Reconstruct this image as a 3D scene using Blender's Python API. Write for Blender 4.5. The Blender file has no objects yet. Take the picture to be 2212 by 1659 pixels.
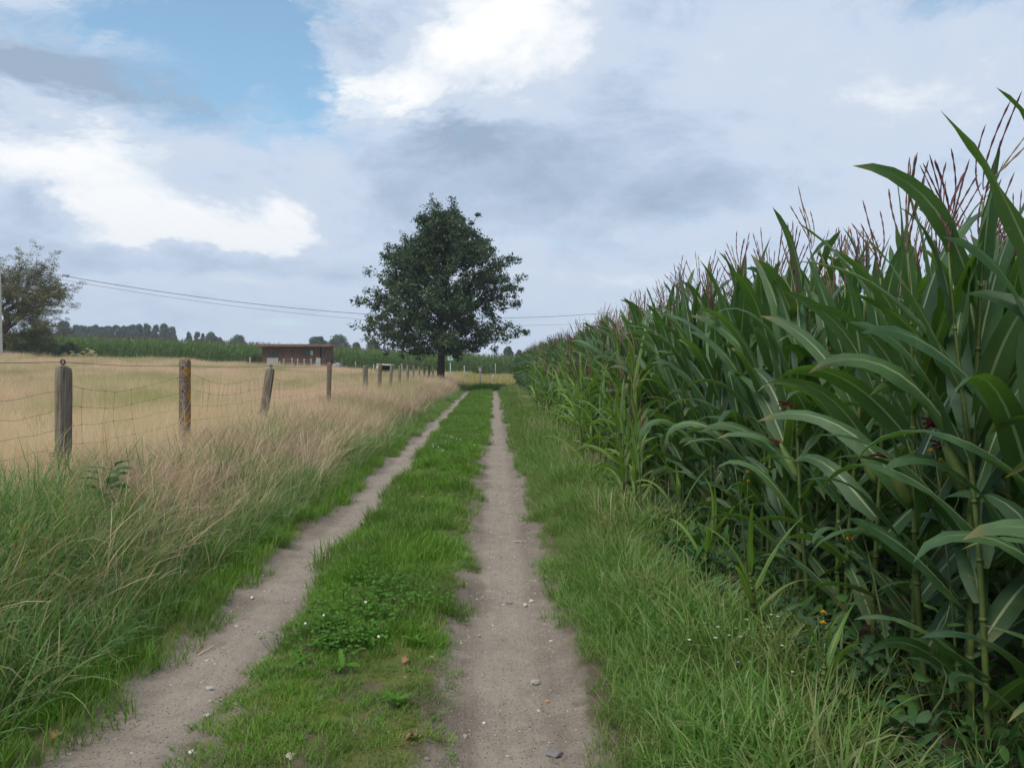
import bpy, math
import numpy as np
from mathutils import Vector, Matrix
from mathutils import noise as mnoise

# ------------------------------------------------------------------ camera, light, sky
sc = bpy.context.scene
COL = sc.collection
CAM_H, F_PX, HOR, VPX = 1.5, 1800.0, 790.0, 1066.0      # photograph read at 2212 x 1659
YAW = math.atan((1106 - VPX) / F_PX)
PITCH = math.atan((829.5 - HOR) / F_PX)
cam_d = bpy.data.cameras.new('camera')
cam = bpy.data.objects.new('camera', cam_d)
COL.objects.link(cam)
cam.location = (0, 0, CAM_H)
cam.rotation_euler = (math.pi / 2 - PITCH, 0, -YAW)
cam_d.sensor_width = 36
cam_d.lens = 36 * F_PX / 2212
cam_d.clip_start, cam_d.clip_end = 0.05, 6000
sc.camera = cam

SUN_AZ, SUN_EL = math.radians(-140), math.radians(56)
sun_dir = Vector((math.sin(SUN_AZ) * math.cos(SUN_EL), math.cos(SUN_AZ) * math.cos(SUN_EL), math.sin(SUN_EL)))
sun_d = bpy.data.lights.new('sun', 'SUN')
sun_d.energy, sun_d.angle, sun_d.color = 2.0, math.radians(30), (1.0, 0.94, 0.84)
sun = bpy.data.objects.new('sun', sun_d)
COL.objects.link(sun)
sun.rotation_euler = sun_dir.to_track_quat('Z', 'Y').to_euler()

vs = sc.view_settings
vs.view_transform, vs.look, vs.gamma, vs.exposure = 'Standard', 'None', 1.0, 0.66
vs.use_curve_mapping = False
sc.render.engine = 'CYCLES'
cy = sc.cycles
cy.max_bounces, cy.diffuse_bounces, cy.glossy_bounces = 5, 3, 2
cy.transmission_bounces, cy.transparent_max_bounces, cy.volume_bounces = 3, 4, 0
cy.use_denoising = True
cy.use_adaptive_sampling, cy.adaptive_threshold = True, 0.02
cy.caustics_reflective = cy.caustics_refractive = False
cy.sample_clamp_indirect = 4


class NT:
    """small helper for node trees"""
    def __init__(s, tree):
        s.t = tree
    def n(s, kind, **kw):
        nd = s.t.nodes.new(kind)
        for k, v in kw.items():
            setattr(nd, k, v)
        return nd
    def link(s, a, b):
        s.t.links.new(a, b)
    def put(s, sock, v):
        if hasattr(v, 'is_output') or isinstance(v, bpy.types.NodeSocket):
            s.link(v, sock)
        else:
            sock.default_value = v
    def m(s, op, a, b=None, c=None, clamp=False):
        nd = s.n('ShaderNodeMath', operation=op, use_clamp=clamp)
        for i, v in enumerate((a, b, c)):
            if v is not None:
                s.put(nd.inputs[i], v)
        return nd.outputs[0]
    def vm(s, op, a, b=None, out=0):
        nd = s.n('ShaderNodeVectorMath', operation=op)
        s.put(nd.inputs[0], a)
        if b is not None:
            s.put(nd.inputs[1], b)
        return nd.outputs[out]
    def noise(s, vec, scale, detail=3, rough=0.55, dist=0.0, out='Fac', dim='3D'):
        nd = s.n('ShaderNodeTexNoise', noise_dimensions=dim)
        if vec is not None:
            s.link(vec, nd.inputs['Vector'])
        nd.inputs['Scale'].default_value = scale
        nd.inputs['Detail'].default_value = detail
        nd.inputs['Roughness'].default_value = rough
        nd.inputs['Distortion'].default_value = dist
        return nd.outputs[out]
    def ramp(s, fac, stops, interp='LINEAR'):
        nd = s.n('ShaderNodeValToRGB')
        nd.color_ramp.interpolation = interp
        e = nd.color_ramp.elements
        while len(e) < len(stops):
            e.new(0.5)
        for el, (p, c) in zip(e, stops):
            el.position = p
            el.color = (c, c, c, 1) if isinstance(c, (int, float)) else (*c, 1)
        s.put(nd.inputs[0], fac)
        return nd.outputs[0]
    def mix(s, fac, a, b, mode='MIX'):
        nd = s.n('ShaderNodeMix', data_type='RGBA', blend_type=mode)
        s.put(nd.inputs[0], fac)
        for k, v in ((6, a), (7, b)):
            s.put(nd.inputs[k], v if isinstance(v, bpy.types.NodeSocket) else (*v, 1))
        return nd.outputs[2]
    def maprange(s, v, a, b, c=0.0, d=1.0, smooth=True):
        nd = s.n('ShaderNodeMapRange', interpolation_type='SMOOTHSTEP' if smooth else 'LINEAR')
        s.put(nd.inputs[0], v)
        for i, q in enumerate((a, b, c, d)):
            s.put(nd.inputs[i + 1], q)
        return nd.outputs[0]
    def sep(s, v):
        nd = s.n('ShaderNodeSeparateXYZ')
        s.link(v, nd.inputs[0])
        return nd.outputs


def sky_angles(px, py):
    """pixel of the photograph -> (azimuth, elevation) of that piece of sky"""
    d = cam.rotation_euler.to_matrix() @ Vector(((px - 1106) / F_PX, (829.5 - py) / F_PX, -1.0)).normalized()
    return math.atan2(d.x, d.y), math.asin(d.z)


def build_world():
    w = bpy.data.worlds.new('World')
    sc.world = w
    w.use_nodes = True
    w.node_tree.nodes.clear()
    N = NT(w.node_tree)
    out = N.n('ShaderNodeOutputWorld')
    bg = N.n('ShaderNodeBackground')
    bg.inputs[1].default_value = 0.1
    N.link(bg.outputs[0], out.inputs[0])
    sky = N.n('ShaderNodeTexSky', sky_type='NISHITA', sun_disc=False)
    sky.sun_elevation, sky.sun_rotation = SUN_EL, SUN_AZ
    sky.air_density, sky.dust_density, sky.ozone_density = 1.0, 0.4, 3.0
    d = N.n('ShaderNodeTexCoord').outputs['Generated']
    x, y, z = N.sep(d)[:3]
    cmb = N.n('ShaderNodeCombineXYZ')
    N.link(N.m('ARCTAN2', x, y), cmb.inputs[0]); el = N.m('ARCSINE', z); N.link(el, cmb.inputs[1])
    ang0 = cmb.outputs[0]
    # cloud layer seen in perspective: flatter and finer towards the horizon
    zz = N.m('ADD', N.m('MAXIMUM', z, 0.0), 0.14)
    cp = N.n('ShaderNodeCombineXYZ')
    N.link(N.m('DIVIDE', x, zz), cp.inputs[0]); N.link(N.m('DIVIDE', y, zz), cp.inputs[1])
    plane = cp.outputs[0]
    nc = N.noise(plane, 1.1, 7, 0.56, 0.3, out='Color')
    ncs = N.sep(nc)
    nw = N.noise(N.vm('MULTIPLY', d, (1.0, 1.0, 1.9)), 4.5, 9, 0.67, 0.25, out='Color')
    nws = N.sep(nw)
    half = (0.5, 0.5, 0.5)
    warp = N.vm('MULTIPLY', N.vm('SUBTRACT', nw, half), (0.30, 0.16, 0.0))
    ang = N.vm('ADD', ang0, warp)

    def field(blobs, start):
        acc = start
        for (px, py, rx, ry, wgt) in blobs:
            a0, e0 = sky_angles(px, py)
            q = N.vm('MULTIPLY', N.vm('SUBTRACT', ang, (a0, e0, 0)), (F_PX / rx, F_PX / ry, 0))
            g = N.m('EXPONENT', N.m('MULTIPLY', N.vm('DOT_PRODUCT', q, q, out=1), -1.0))
            acc = N.m('MULTIPLY_ADD', g, wgt, acc)
        return acc

    # brightness of the cloud deck: low = shaded base, high = sunlit white
    white = [(1080, 60, 170, 130, .62), (850, 210, 160, 75, .62), (80, 320, 230, 70, .60), (170, 420, 150, 40, .35),
             (420, 475, 190, 42, .68), (610, 505, 70, 22, .35), (1780, 295, 150, 35, .12), (1550, 500, 90, 26, .2), (300, 70, 200, 45, .25), (1850, 150, 420, 170, .10), (1250, 590, 200, 22, .15), (560, 620, 260, 22, .16)]
    dark = [(90, 150, 240, 70, -.62), (340, 200, 130, 45, -.30), (30, 425, 90, 40, -.50), (780, 55, 120, 75, -.30), (1010, 305, 180, 55, -.46),
            (1150, 400, 330, 85, -.32), (330, 565, 380, 26, -.20), (1400, 300, 200, 110, -.12), (250, 522, 330, 16, -.22), (1050, 500, 300, 60, -.15)]
    br = field(white + dark, 0.46)
    br = N.m('MULTIPLY_ADD', N.m('SUBTRACT', ncs[0], 0.5), 0.85, br)
    br = N.m('MULTIPLY_ADD', N.m('SUBTRACT', nws[2], 0.5), 0.95, br)
    nfine = N.noise(N.vm('MULTIPLY', ang0, (1.0, 1.8, 1.0)), 11.0, 9, 0.66, 0.4)
    br = N.m('MULTIPLY_ADD', N.m('SUBTRACT', nfine, 0.5), 0.55, br)
    ccol = N.ramp(br, [(0.0, (2.2, 2.85, 3.75)), (0.26, (3.0, 3.7, 4.75)), (0.46, (3.85, 4.5, 5.5)), (0.60, (4.05, 4.6, 5.45)), (0.78, (5.35, 5.7, 6.15)), (1.0, (6.5, 6.55, 6.6))])
    # holes with blue sky
    holes = [(540, 120, 210, 150, -.86), (480, 30, 160, 70, -.5), (650, 60, 70, 90, -.4), (400, 235, 120, 50, -.45), (300, 30, 170, 50, -.6), (160, 70, 130, 40, -.35),
             (2080, -30, 120, 40, -.5), (1930, 120, 110, 40, -.2), (600, 300, 130, 40, -.25), (660, 190, 90, 90, -.35), (260, 120, 160, 60, -.25)]
    cov = field(holes, 1.02)
    cov = N.m('MULTIPLY_ADD', N.m('SUBTRACT', ncs[1], 0.5), 1.0, cov)
    streak = N.noise(N.vm('MULTIPLY', ang, (9.0, 22.0, 1.0)), 1.0, 8, 0.66, 0.6)
    cov = N.m('MULTIPLY_ADD', N.m('SUBTRACT', streak, 0.44), 1.9, cov)
    cov = N.m('MULTIPLY_ADD', N.m('SUBTRACT', nws[0], 0.5), 0.9, cov)
    cov = N.maprange(cov, 0.05, 0.95)
    blue = N.mix(0.16, N.mix(1.0, sky.outputs[0], (0.86, 1.16, 1.10), 'MULTIPLY'), (4.6, 5.2, 5.9))
    # distant air: the deck pales towards the horizon
    hz = N.maprange(el, 0.0, 0.26, 0.50, 0.0)
    deck = N.mix(hz, ccol, (3.7, 4.35, 5.35))
    N.link(N.mix(cov, blue, deck), bg.inputs[0])
    w.cycles.sampling_method = 'MANUAL'
    w.cycles.sample_map_resolution = 512


build_world()

# ------------------------------------------------------------------ helpers
R = np.random.default_rng(7)


def sstep(a, b, x):
    t = np.clip((np.asarray(x, float) - a) / (b - a), 0, 1)
    return t * t * (3 - 2 * t)


def ground_z(X, Y):
    X = np.asarray(X, float); Y = np.asarray(Y, float)
    strip = 0.055 * sstep(-1.22, -0.95, X) * (1 - sstep(-0.35, -0.08, X))
    verge = 0.07 * sstep(0.30, 0.62, X)
    bank = 0.05 * sstep(-1.6, -1.85, X) + 0.27 * sstep(-1.9, -3.3, X)
    near = 1 - sstep(46, 56, Y)
    rise = 0.044 * np.clip(-X - 5, 0, 62) * sstep(8, 72, Y)
    far = 0.36 * sstep(54, 90, Y) + 2.2 * sstep(110, 420, Y)
    bump = 0.010 * np.sin(X * 5.1 + 1.3 * np.sin(Y * 1.7)) * np.sin(Y * 2.3 + X) + 0.012 * np.sin(Y * 0.9 + 2.0)
    dips = -0.016 * np.exp(-((X - 0.05) / .22) ** 2) * (np.exp(-((Y - 5.6) / .45) ** 2) + np.exp(-((Y - 9.2) / .6) ** 2))
    return (strip + verge) * near + bank + rise + far + bump * near + dips


def gz(x, y):
    return float(ground_z(x, y))


def at(px, py, Y):
    """world point on the ray through a pixel of the photograph, at distance Y along the track"""
    d = cam.rotation_euler.to_matrix() @ Vector(((px - 1106) / F_PX, (829.5 - py) / F_PX, -1.0))
    return Vector((0, 0, CAM_H)) + d * (Y / d.y)


def make_mesh(name, V, quads=None, tris=None, uv=None, attrs=None, mats=(), smooth=True):
    me = bpy.data.meshes.new(name)
    V = np.ascontiguousarray(V, dtype=np.float32).reshape(-1, 3)
    qn = 0 if quads is None else len(quads)
    tn = 0 if tris is None else len(tris)
    idx = np.concatenate([np.asarray(a, np.int32).reshape(-1) for a in (quads, tris) if a is not None and len(a)])
    tot = np.concatenate([np.full(qn, 4, np.int32), np.full(tn, 3, np.int32)])
    st = np.concatenate([[0], np.cumsum(tot)[:-1]]).astype(np.int32)
    me.vertices.add(len(V)); me.vertices.foreach_set('co', V.reshape(-1))
    me.loops.add(len(idx)); me.loops.foreach_set('vertex_index', idx)
    me.polygons.add(len(tot)); me.polygons.foreach_set('loop_start', st)
    me.polygons.foreach_set('use_smooth', np.full(len(tot), smooth))
    if uv is not None:
        l = me.uv_layers.new(name='UVMap')
        l.data.foreach_set('uv', np.asarray(uv, np.float32).reshape(-1, 2)[idx].reshape(-1))
    for k, v in (attrs or {}).items():
        a = me.attributes.new(k, 'FLOAT', 'POINT')
        a.data.foreach_set('value', np.asarray(v, np.float32).reshape(-1))
    for m in mats:
        me.materials.append(m)
    me.update(); me.validate()
    return me


class Geo:
    """collects vertices and faces for one mesh"""
    def __init__(s):
        s.V, s.Q, s.T, s.U, s.A, s.n = [], [], [], [], [], 0
    def add(s, V, quads=None, tris=None, uv=None, a=None):
        V = np.asarray(V, float).reshape(-1, 3)
        if quads is not None and len(quads): s.Q.append(np.asarray(quads) + s.n)
        if tris is not None and len(tris): s.T.append(np.asarray(tris) + s.n)
        s.V.append(V)
        s.U.append(np.zeros((len(V), 2)) if uv is None else np.asarray(uv, float).reshape(-1, 2))
        s.A.append(np.full(len(V), R.random()) if a is None else np.broadcast_to(np.asarray(a, float), (len(V),)))
        s.n += len(V)
        return s
    def box(s, lo, hi, rot=None, off=(0, 0, 0)):
        lo = np.array(lo, float); hi = np.array(hi, float)
        V = np.array([[(lo, hi)[i][0], (lo, hi)[j][1], (lo, hi)[k][2]] for k in (0, 1) for j in (0, 1) for i in (0, 1)])
        if rot is not None:
            V = V @ np.array(rot).T
        V = V + np.array(off)
        return s.add(V, quads=[(0, 2, 3, 1), (4, 5, 7, 6), (0, 1, 5, 4), (2, 6, 7, 3), (0, 4, 6, 2), (1, 3, 7, 5)])
    def tube(s, P, rad, sides=6, cap=True, a=None):
        P = np.asarray(P, float); n = len(P)
        rad = np.broadcast_to(np.asarray(rad, float), (n,))
        T = np.gradient(P, axis=0); T /= np.linalg.norm(T, axis=1)[:, None] + 1e-9
        up = np.where(np.abs(T[:, 2:3]) > 0.9, np.array([[1., 0, 0]]), np.array([[0, 0, 1.]]))
        A = np.cross(T, up); A /= np.linalg.norm(A, axis=1)[:, None] + 1e-9
        if np.ptp((np.abs(T[:, 2]) > 0.9).astype(int)):
            A = np.cross(T, np.array([[0.31, 0.95, 0.05]])); A /= np.linalg.norm(A, axis=1)[:, None] + 1e-9
        B = np.cross(T, A)
        th = np.linspace(0, 2 * np.pi, sides, endpoint=False)
        ring = P[:, None] + rad[:, None, None] * (np.cos(th)[None, :, None] * A[:, None] + np.sin(th)[None, :, None] * B[:, None])
        i = np.arange(n - 1)[:, None] * sides; j = np.arange(sides)[None]; k = (j + 1) % sides
        q = np.stack([i + j, i + k, i + k + sides, i + j + sides], -1).reshape(-1, 4)
        uv = np.stack(np.broadcast_arrays(th[None] / 6.283, np.linspace(0, 1, n)[:, None]), -1)
        V = ring.reshape(-1, 3); tr = None
        uv = uv.reshape(-1, 2)
        if cap:
            V = np.vstack([V, P[:1], P[-1:]]); uv = np.vstack([uv, [[0, 0], [0, 1]]])
            c0, c1 = n * sides, n * sides + 1; e = (n - 1) * sides
            tr = [(c0, (b + 1) % sides, b) for b in range(sides)] + [(c1, e + b, e + (b + 1) % sides) for b in range(sides)]
        return s.add(V, q, tr, uv, a)
    def mesh(s, name, mat, smooth=True):
        cat = lambda L: np.concatenate(L) if L else None
        return make_mesh(name, cat(s.V), cat(s.Q), cat(s.T), cat(s.U), {'rnd': cat(s.A)}, [mat] if mat else [], smooth)


def ob(name, me, parent=None, loc=(0, 0, 0), rot=(0, 0, 0), scale=1.0, **props):
    o = bpy.data.objects.new(name, me)
    COL.objects.link(o)
    o.location = loc; o.rotation_euler = rot
    o.scale = (scale,) * 3 if isinstance(scale, (int, float)) else scale
    if parent is not None:
        o.parent = parent
    for k, v in props.items():
        o[k] = v
    return o


def thing(name, label, category, loc=(0, 0, 0), rot=(0, 0, 0), scale=1.0, group=None, me=None):
    o = ob(name, me, None, loc, rot, scale, label=label, category=category)
    if group:
        o['group'] = group
    return o


# ------------------------------------------------------------------ materials
def new_mat(name):
    m = bpy.data.materials.new(name)
    m.use_nodes = True
    m.node_tree.nodes.clear()
    N = NT(m.node_tree)
    return m, N, N.n('ShaderNodeOutputMaterial')


def finish(N, out, col, rough=0.6, spec=0.4, bump=None, bdist=0.01, bstr=0.6, trans=None, tfac=0.3, sheen=None):
    b = N.n('ShaderNodeBsdfPrincipled')
    N.put(b.inputs['Base Color'], col if isinstance(col, bpy.types.NodeSocket) else (*col, 1))
    N.put(b.inputs['Roughness'], rough)
    b.inputs['Specular IOR Level'].default_value = spec
    if bump is not None:
        bp = N.n('ShaderNodeBump')
        bp.inputs['Strength'].default_value = bstr
        bp.inputs['Distance'].default_value = bdist
        N.link(bump, bp.inputs['Height']); N.link(bp.outputs[0], b.inputs['Normal'])
    if trans is not None:
        t = N.n('ShaderNodeBsdfTranslucent')
        N.put(t.inputs[0], trans if isinstance(trans, bpy.types.NodeSocket) else (*trans, 1))
        mx = N.n('ShaderNodeMixShader')
        mx.inputs[0].default_value = tfac
        N.link(b.outputs[0], mx.inputs[1]); N.link(t.outputs[0], mx.inputs[2])
        N.link(mx.outputs[0], out.inputs[0])
    else:
        N.link(b.outputs[0], out.inputs[0])


def attr(N, name):
    a = N.n('ShaderNodeAttribute', attribute_name=name)
    return a.outputs['Fac']


def pos(N):
    return N.n('ShaderNodeNewGeometry').outputs['Position']


def plant_mat(name, cols, patch=None, patch_scale=0.5, rough=0.5, spec=0.35, tfac=0.3, tint=(1.15, 1.25, 0.6), tipcol=None):
    """cols: ramp of colours picked per blade; patch: colours mixed in by large world-space patches"""
    m, N, out = new_mat(name)
    oi = N.n('ShaderNodeObjectInfo').outputs['Random']
    r = N.m('FRACT', N.m('ADD', attr(N, 'rnd'), N.m('MULTIPLY', oi, 0.55)))
    n = len(cols)
    c = N.ramp(r, [(i / max(n - 1, 1), q) for i, q in enumerate(cols)])
    if patch:
        f = N.maprange(N.noise(pos(N), patch_scale, 4, 0.65), 0.44, 0.58)
        c2 = N.ramp(r, [(i / max(len(patch) - 1, 1), q) for i, q in enumerate(patch)])
        c = N.mix(f, c, c2)
    if tipcol:
        uv = N.n('ShaderNodeUVMap').outputs[0]
        v = N.sep(uv)[1]
        c = N.mix(N.m('MULTIPLY', N.maprange(v, 0.6, 1.0), N.maprange(r, 0.45, 0.6)), c, tipcol)
    t = N.mix(1.0, c, tint, 'MULTIPLY')
    finish(N, out, c, rough, spec, trans=t, tfac=tfac)
    return m


def simple_mat(name, col, rough=0.7, spec=0.3, var=0.25, scale=8.0, bump=0.0, dark=None):
    m, N, out = new_mat(name)
    tc = N.n('ShaderNodeTexCoord').outputs['Object']
    nz = N.noise(tc, scale, 5, 0.6)
    d = dark or tuple(v * (1 - var) for v in col)
    c = N.mix(N.maprange(nz, 0.3, 0.7), d, col)
    finish(N, out, c, rough, spec, bump=nz if bump else None, bdist=bump, bstr=0.7)
    return m


def maize_mat(name, lo, hi, tr, tfac=0.25):
    m, N, out = new_mat(name)
    uv = N.n('ShaderNodeUVMap').outputs[0]
    u, v = N.sep(uv)[:2]
    oi = N.n('ShaderNodeObjectInfo').outputs['Random']
    r = N.m('FRACT', N.m('ADD', attr(N, 'rnd'), N.m('MULTIPLY', oi, 0.7)))
    c = N.ramp(r, [(0, lo), (0.6, tuple((a + b) / 2 for a, b in zip(lo, hi))), (1, hi)])
    big = N.noise(pos(N), 7.0, 3)
    c = N.mix(N.m('MULTIPLY', N.maprange(big, .45, .75), .35), c, tuple(x * 1.6 for x in hi))
    st = N.n('ShaderNodeTexWave', wave_type='BANDS', bands_direction='X')
    N.link(uv, st.inputs['Vector'])
    st.inputs['Scale'].default_value = 7.0
    st.inputs['Distortion'].default_value = 0.3
    veins = st.outputs['Fac']
    c = N.mix(N.m('MULTIPLY', veins, 0.22), c, tuple(x * 0.6 for x in lo))
    # dry tips and a few yellowed margins
    dry = N.m('MULTIPLY', N.maprange(v, 0.86, 1.0), N.maprange(r, .55, .8))
    c = N.mix(dry, c, (0.22, 0.16, 0.06))
    # older leaves low on the plant and a few margins have yellowed and dried
    old = N.m('MULTIPLY', N.maprange(N.sep(pos(N))[2], 0.80, 0.35), N.maprange(N.noise(pos(N), 5.0, 3), 0.50, 0.62))
    c = N.mix(N.m('MULTIPLY', old, .8), c, N.mix(big, (0.26, 0.20, 0.07), (0.13, 0.17, 0.04)))
    spots = N.m('MULTIPLY', N.maprange(N.noise(pos(N), 38.0, 3), 0.66, 0.72), .6)
    c = N.mix(spots, c, (0.20, 0.20, 0.07))
    mid = N.maprange(N.m('ABSOLUTE', N.m('SUBTRACT', u, 0.5)), 0.030, 0.062, 1.0, 0.0)
    mid = N.m('MULTIPLY', mid, N.maprange(v, 0.95, 0.35))
    c = N.mix(N.m('MULTIPLY', mid, .95), c, (0.36, 0.45, 0.24))
    finish(N, out, c, N.maprange(big, .3, .7, .40, .60), 0.45, bump=N.m('ADD', N.m('MULTIPLY', veins, .5), big), bdist=0.004, bstr=0.35, trans=N.mix(mid, tr, (0.2, 0.3, 0.1)), tfac=tfac)
    return m


M = {}
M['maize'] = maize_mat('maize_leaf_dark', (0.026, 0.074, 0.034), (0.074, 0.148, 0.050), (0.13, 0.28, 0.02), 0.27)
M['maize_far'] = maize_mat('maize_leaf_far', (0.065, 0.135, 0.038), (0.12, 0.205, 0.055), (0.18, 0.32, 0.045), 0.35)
M['maize_pale'] = maize_mat('maize_leaf_pale', (0.080, 0.180, 0.028), (0.135, 0.24, 0.032), (0.22, 0.40, 0.02), 0.34)
M['stalk'] = simple_mat('maize_stalk', (0.10, 0.145, 0.035), 0.5, 0.4, 0.45, 14)
M['tassel'] = plant_mat('maize_tassel', [(0.095, 0.038, 0.055), (0.14, 0.070, 0.070), (0.30, 0.22, 0.13)], rough=0.8, spec=0.1, tfac=0.1)
M['husk'] = simple_mat('maize_husk', (0.14, 0.20, 0.055), 0.55, 0.3, 0.3, 20)
M['silk'] = simple_mat('maize_silk', (0.16, 0.02, 0.03), 0.8, 0.1, 0.5, 60, dark=(0.04, 0.008, 0.01))
M['lawn'] = plant_mat('short_grass', [(0.065, 0.175, 0.010), (0.10, 0.235, 0.014), (0.145, 0.285, 0.03), (0.20, 0.28, 0.06)],
                      patch=[(0.075, 0.165, 0.02), (0.11, 0.205, 0.03), (0.16, 0.20, 0.06)], patch_scale=1.3, tfac=0.4)
M['moss'] = plant_mat('mossy_grass', [(0.12, 0.19, 0.016), (0.18, 0.25, 0.02), (0.14, 0.19, 0.04)], tfac=0.3)
M['verge'] = plant_mat('verge_grass', [(0.075, 0.180, 0.028), (0.115, 0.25, 0.045), (0.17, 0.31, 0.068), (0.26, 0.33, 0.12)],
                       patch=[(0.085, 0.175, 0.035), (0.14, 0.235, 0.05), (0.24, 0.26, 0.11)], patch_scale=0.9, tfac=0.42, tipcol=(0.24, 0.23, 0.10))
M['bank'] = plant_mat('bank_grass', [(0.065, 0.165, 0.040), (0.095, 0.215, 0.055), (0.13, 0.25, 0.07), (0.19, 0.28, 0.09), (0.44, 0.38, 0.22)], rough=0.5, tfac=0.4, tipcol=(0.36, 0.29, 0.17))
M['straw'] = plant_mat('dry_grass', [(0.56, 0.44, 0.29), (0.67, 0.55, 0.385), (0.75, 0.64, 0.48), (0.42, 0.31, 0.205)],
                       patch=[(0.58, 0.47, 0.29), (0.68, 0.57, 0.38), (0.42, 0.40, 0.20)], patch_scale=0.5, rough=0.7, spec=0.2, tfac=0.48, tint=(1.22, 1.12, 0.97))
M['straw_far'] = plant_mat('dry_grass_far', [(0.62, 0.49, 0.35), (0.74, 0.62, 0.475), (0.50, 0.37, 0.27), (0.70, 0.57, 0.43)],
                           patch=[(0.27, 0.31, 0.12), (0.46, 0.45, 0.23), (0.36, 0.34, 0.18)], patch_scale=0.19, rough=0.7, spec=0.2, tfac=0.50, tint=(1.25, 1.13, 0.98))
M['russet'] = plant_mat('dead_brown_grass', [(0.40, 0.285, 0.195), (0.52, 0.40, 0.285), (0.30, 0.20, 0.14), (0.64, 0.53, 0.385)], rough=0.75, spec=0.15, tfac=0.3, tint=(1, 1, .9))
M['stubble'] = plant_mat('yellow_stubble', [(0.34, 0.29, 0.13), (0.40, 0.34, 0.16), (0.25, 0.26, 0.09)], tfac=0.25, rough=0.7)
M['weed'] = plant_mat('weed_leaf', [(0.03, 0.085, 0.022), (0.045, 0.115, 0.028), (0.065, 0.145, 0.035)], rough=0.6, spec=.2, tfac=0.3)
M['thistle'] = plant_mat('thistle_leaf', [(0.045, 0.095, 0.045), (0.065, 0.12, 0.055)], rough=0.6, spec=.2, tfac=0.25)
M['clover'] = plant_mat('clover_leaf', [(0.05, 0.15, 0.016), (0.07, 0.185, 0.02), (0.10, 0.22, 0.035)], rough=0.65, spec=.15, tfac=0.35)
M['oak'] = plant_mat('oak_leaf', [(0.018, 0.046, 0.022), (0.028, 0.064, 0.027), (0.048, 0.088, 0.030)], patch=[(0.034, 0.068, 0.026), (0.065, 0.105, 0.034)], patch_scale=0.9, rough=0.45, tfac=0.18)
M['olive'] = plant_mat('olive_leaf', [(0.11, 0.115, 0.045), (0.165, 0.155, 0.065), (0.085, 0.092, 0.038)], rough=0.6, tfac=0.25)
M['farleaf'] = plant_mat('far_leaf', [(0.035, 0.065, 0.035), (0.05, 0.085, 0.04), (0.065, 0.095, 0.045)], patch=[(0.03, 0.055, 0.035), (0.045, 0.07, 0.042)], patch_scale=0.05, rough=0.6, tfac=0.15)
M['hedge'] = plant_mat('hedge_leaf', [(0.045, 0.075, 0.03), (0.07, 0.10, 0.035), (0.10, 0.115, 0.045)], rough=0.6, tfac=0.2)
M['bark'] = simple_mat('bark', (0.085, 0.062, 0.045), 0.9, 0.1, 0.55, 9, 0.03)
M['white'] = simple_mat('white_petal', (0.75, 0.76, 0.72), 0.6, 0.2, 0.1, 30)
M['yellow'] = simple_mat('yellow_petal', (0.72, 0.40, 0.02), 0.6, 0.2, 0.2, 90)
M['stem'] = simple_mat('weed_stem', (0.12, 0.16, 0.06), 0.6, 0.3, 0.4, 30)
M['wire'] = simple_mat('rusty_wire', (0.14, 0.105, 0.08), 0.7, 0.3, 0.4, 40)
M['topwire'] = simple_mat('fence_wire', (0.16, 0.15, 0.10), 0.6, 0.4, 0.3, 20)
M['cable'] = simple_mat('power_cable', (0.045, 0.05, 0.06), 0.6, 0.3, 0.2, 5)
M['cable2'] = simple_mat('grey_cable', (0.17, 0.20, 0.24), 0.6, 0.3, 0.2, 5)
M['black'] = simple_mat('black_plastic', (0.03, 0.03, 0.03), 0.5, 0.4, 0.3, 20)
M['hole'] = simple_mat('hole_dark', (0.01, 0.01, 0.01), 0.9, 0.0, 0.2, 5)
M['concrete'] = simple_mat('pole_concrete', (0.50, 0.52, 0.49), 0.8, 0.2, 0.15, 3)
M['polewood'] = simple_mat('pole_wood', (0.12, 0.085, 0.06), 0.85, 0.2, 0.4, 6)
M['shedwood'] = simple_mat('shed_red_brown_wood', (0.135, 0.078, 0.060), 0.75, 0.2, 0.30, 5)
M['sheddoor'] = simple_mat('shed_door_wood', (0.155, 0.082, 0.058), 0.75, 0.2, 0.25, 5)
M['shedroof'] = simple_mat('shed_fascia', (0.22, 0.15, 0.11), 0.8, 0.2, 0.3, 4)
M['glass'] = simple_mat('dark_window', (0.015, 0.018, 0.025), 0.12, 0.5, 0.2, 3)
M['greyboard'] = simple_mat('weathered_board', (0.36, 0.37, 0.36), 0.85, 0.2, 0.3, 9)
M['whiteboard'] = simple_mat('white_board', (0.62, 0.63, 0.60), 0.7, 0.2, 0.2, 6)
M['tarp'] = simple_mat('grey_tarp', (0.27, 0.265, 0.26), 0.7, 0.3, 0.4, 9)
M['red'] = simple_mat('red_plate', (0.5, 0.03, 0.03), 0.5, 0.4, 0.1, 3)
M['mint'] = simple_mat('pale_green_paint', (0.40, 0.55, 0.48), 0.6, 0.3, 0.15, 6)
M['cream'] = simple_mat('cream_plate', (0.66, 0.58, 0.47), 0.7, 0.3, 0.1, 6)
M['cutwood'] = simple_mat('pale_cut_wood', (0.55, 0.47, 0.25), 0.8, 0.1, 0.3, 6)
M['deadleaf'] = simple_mat('dead_leaf', (0.30, 0.17, 0.09), 0.8, 0.1, 0.35, 30)


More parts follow.
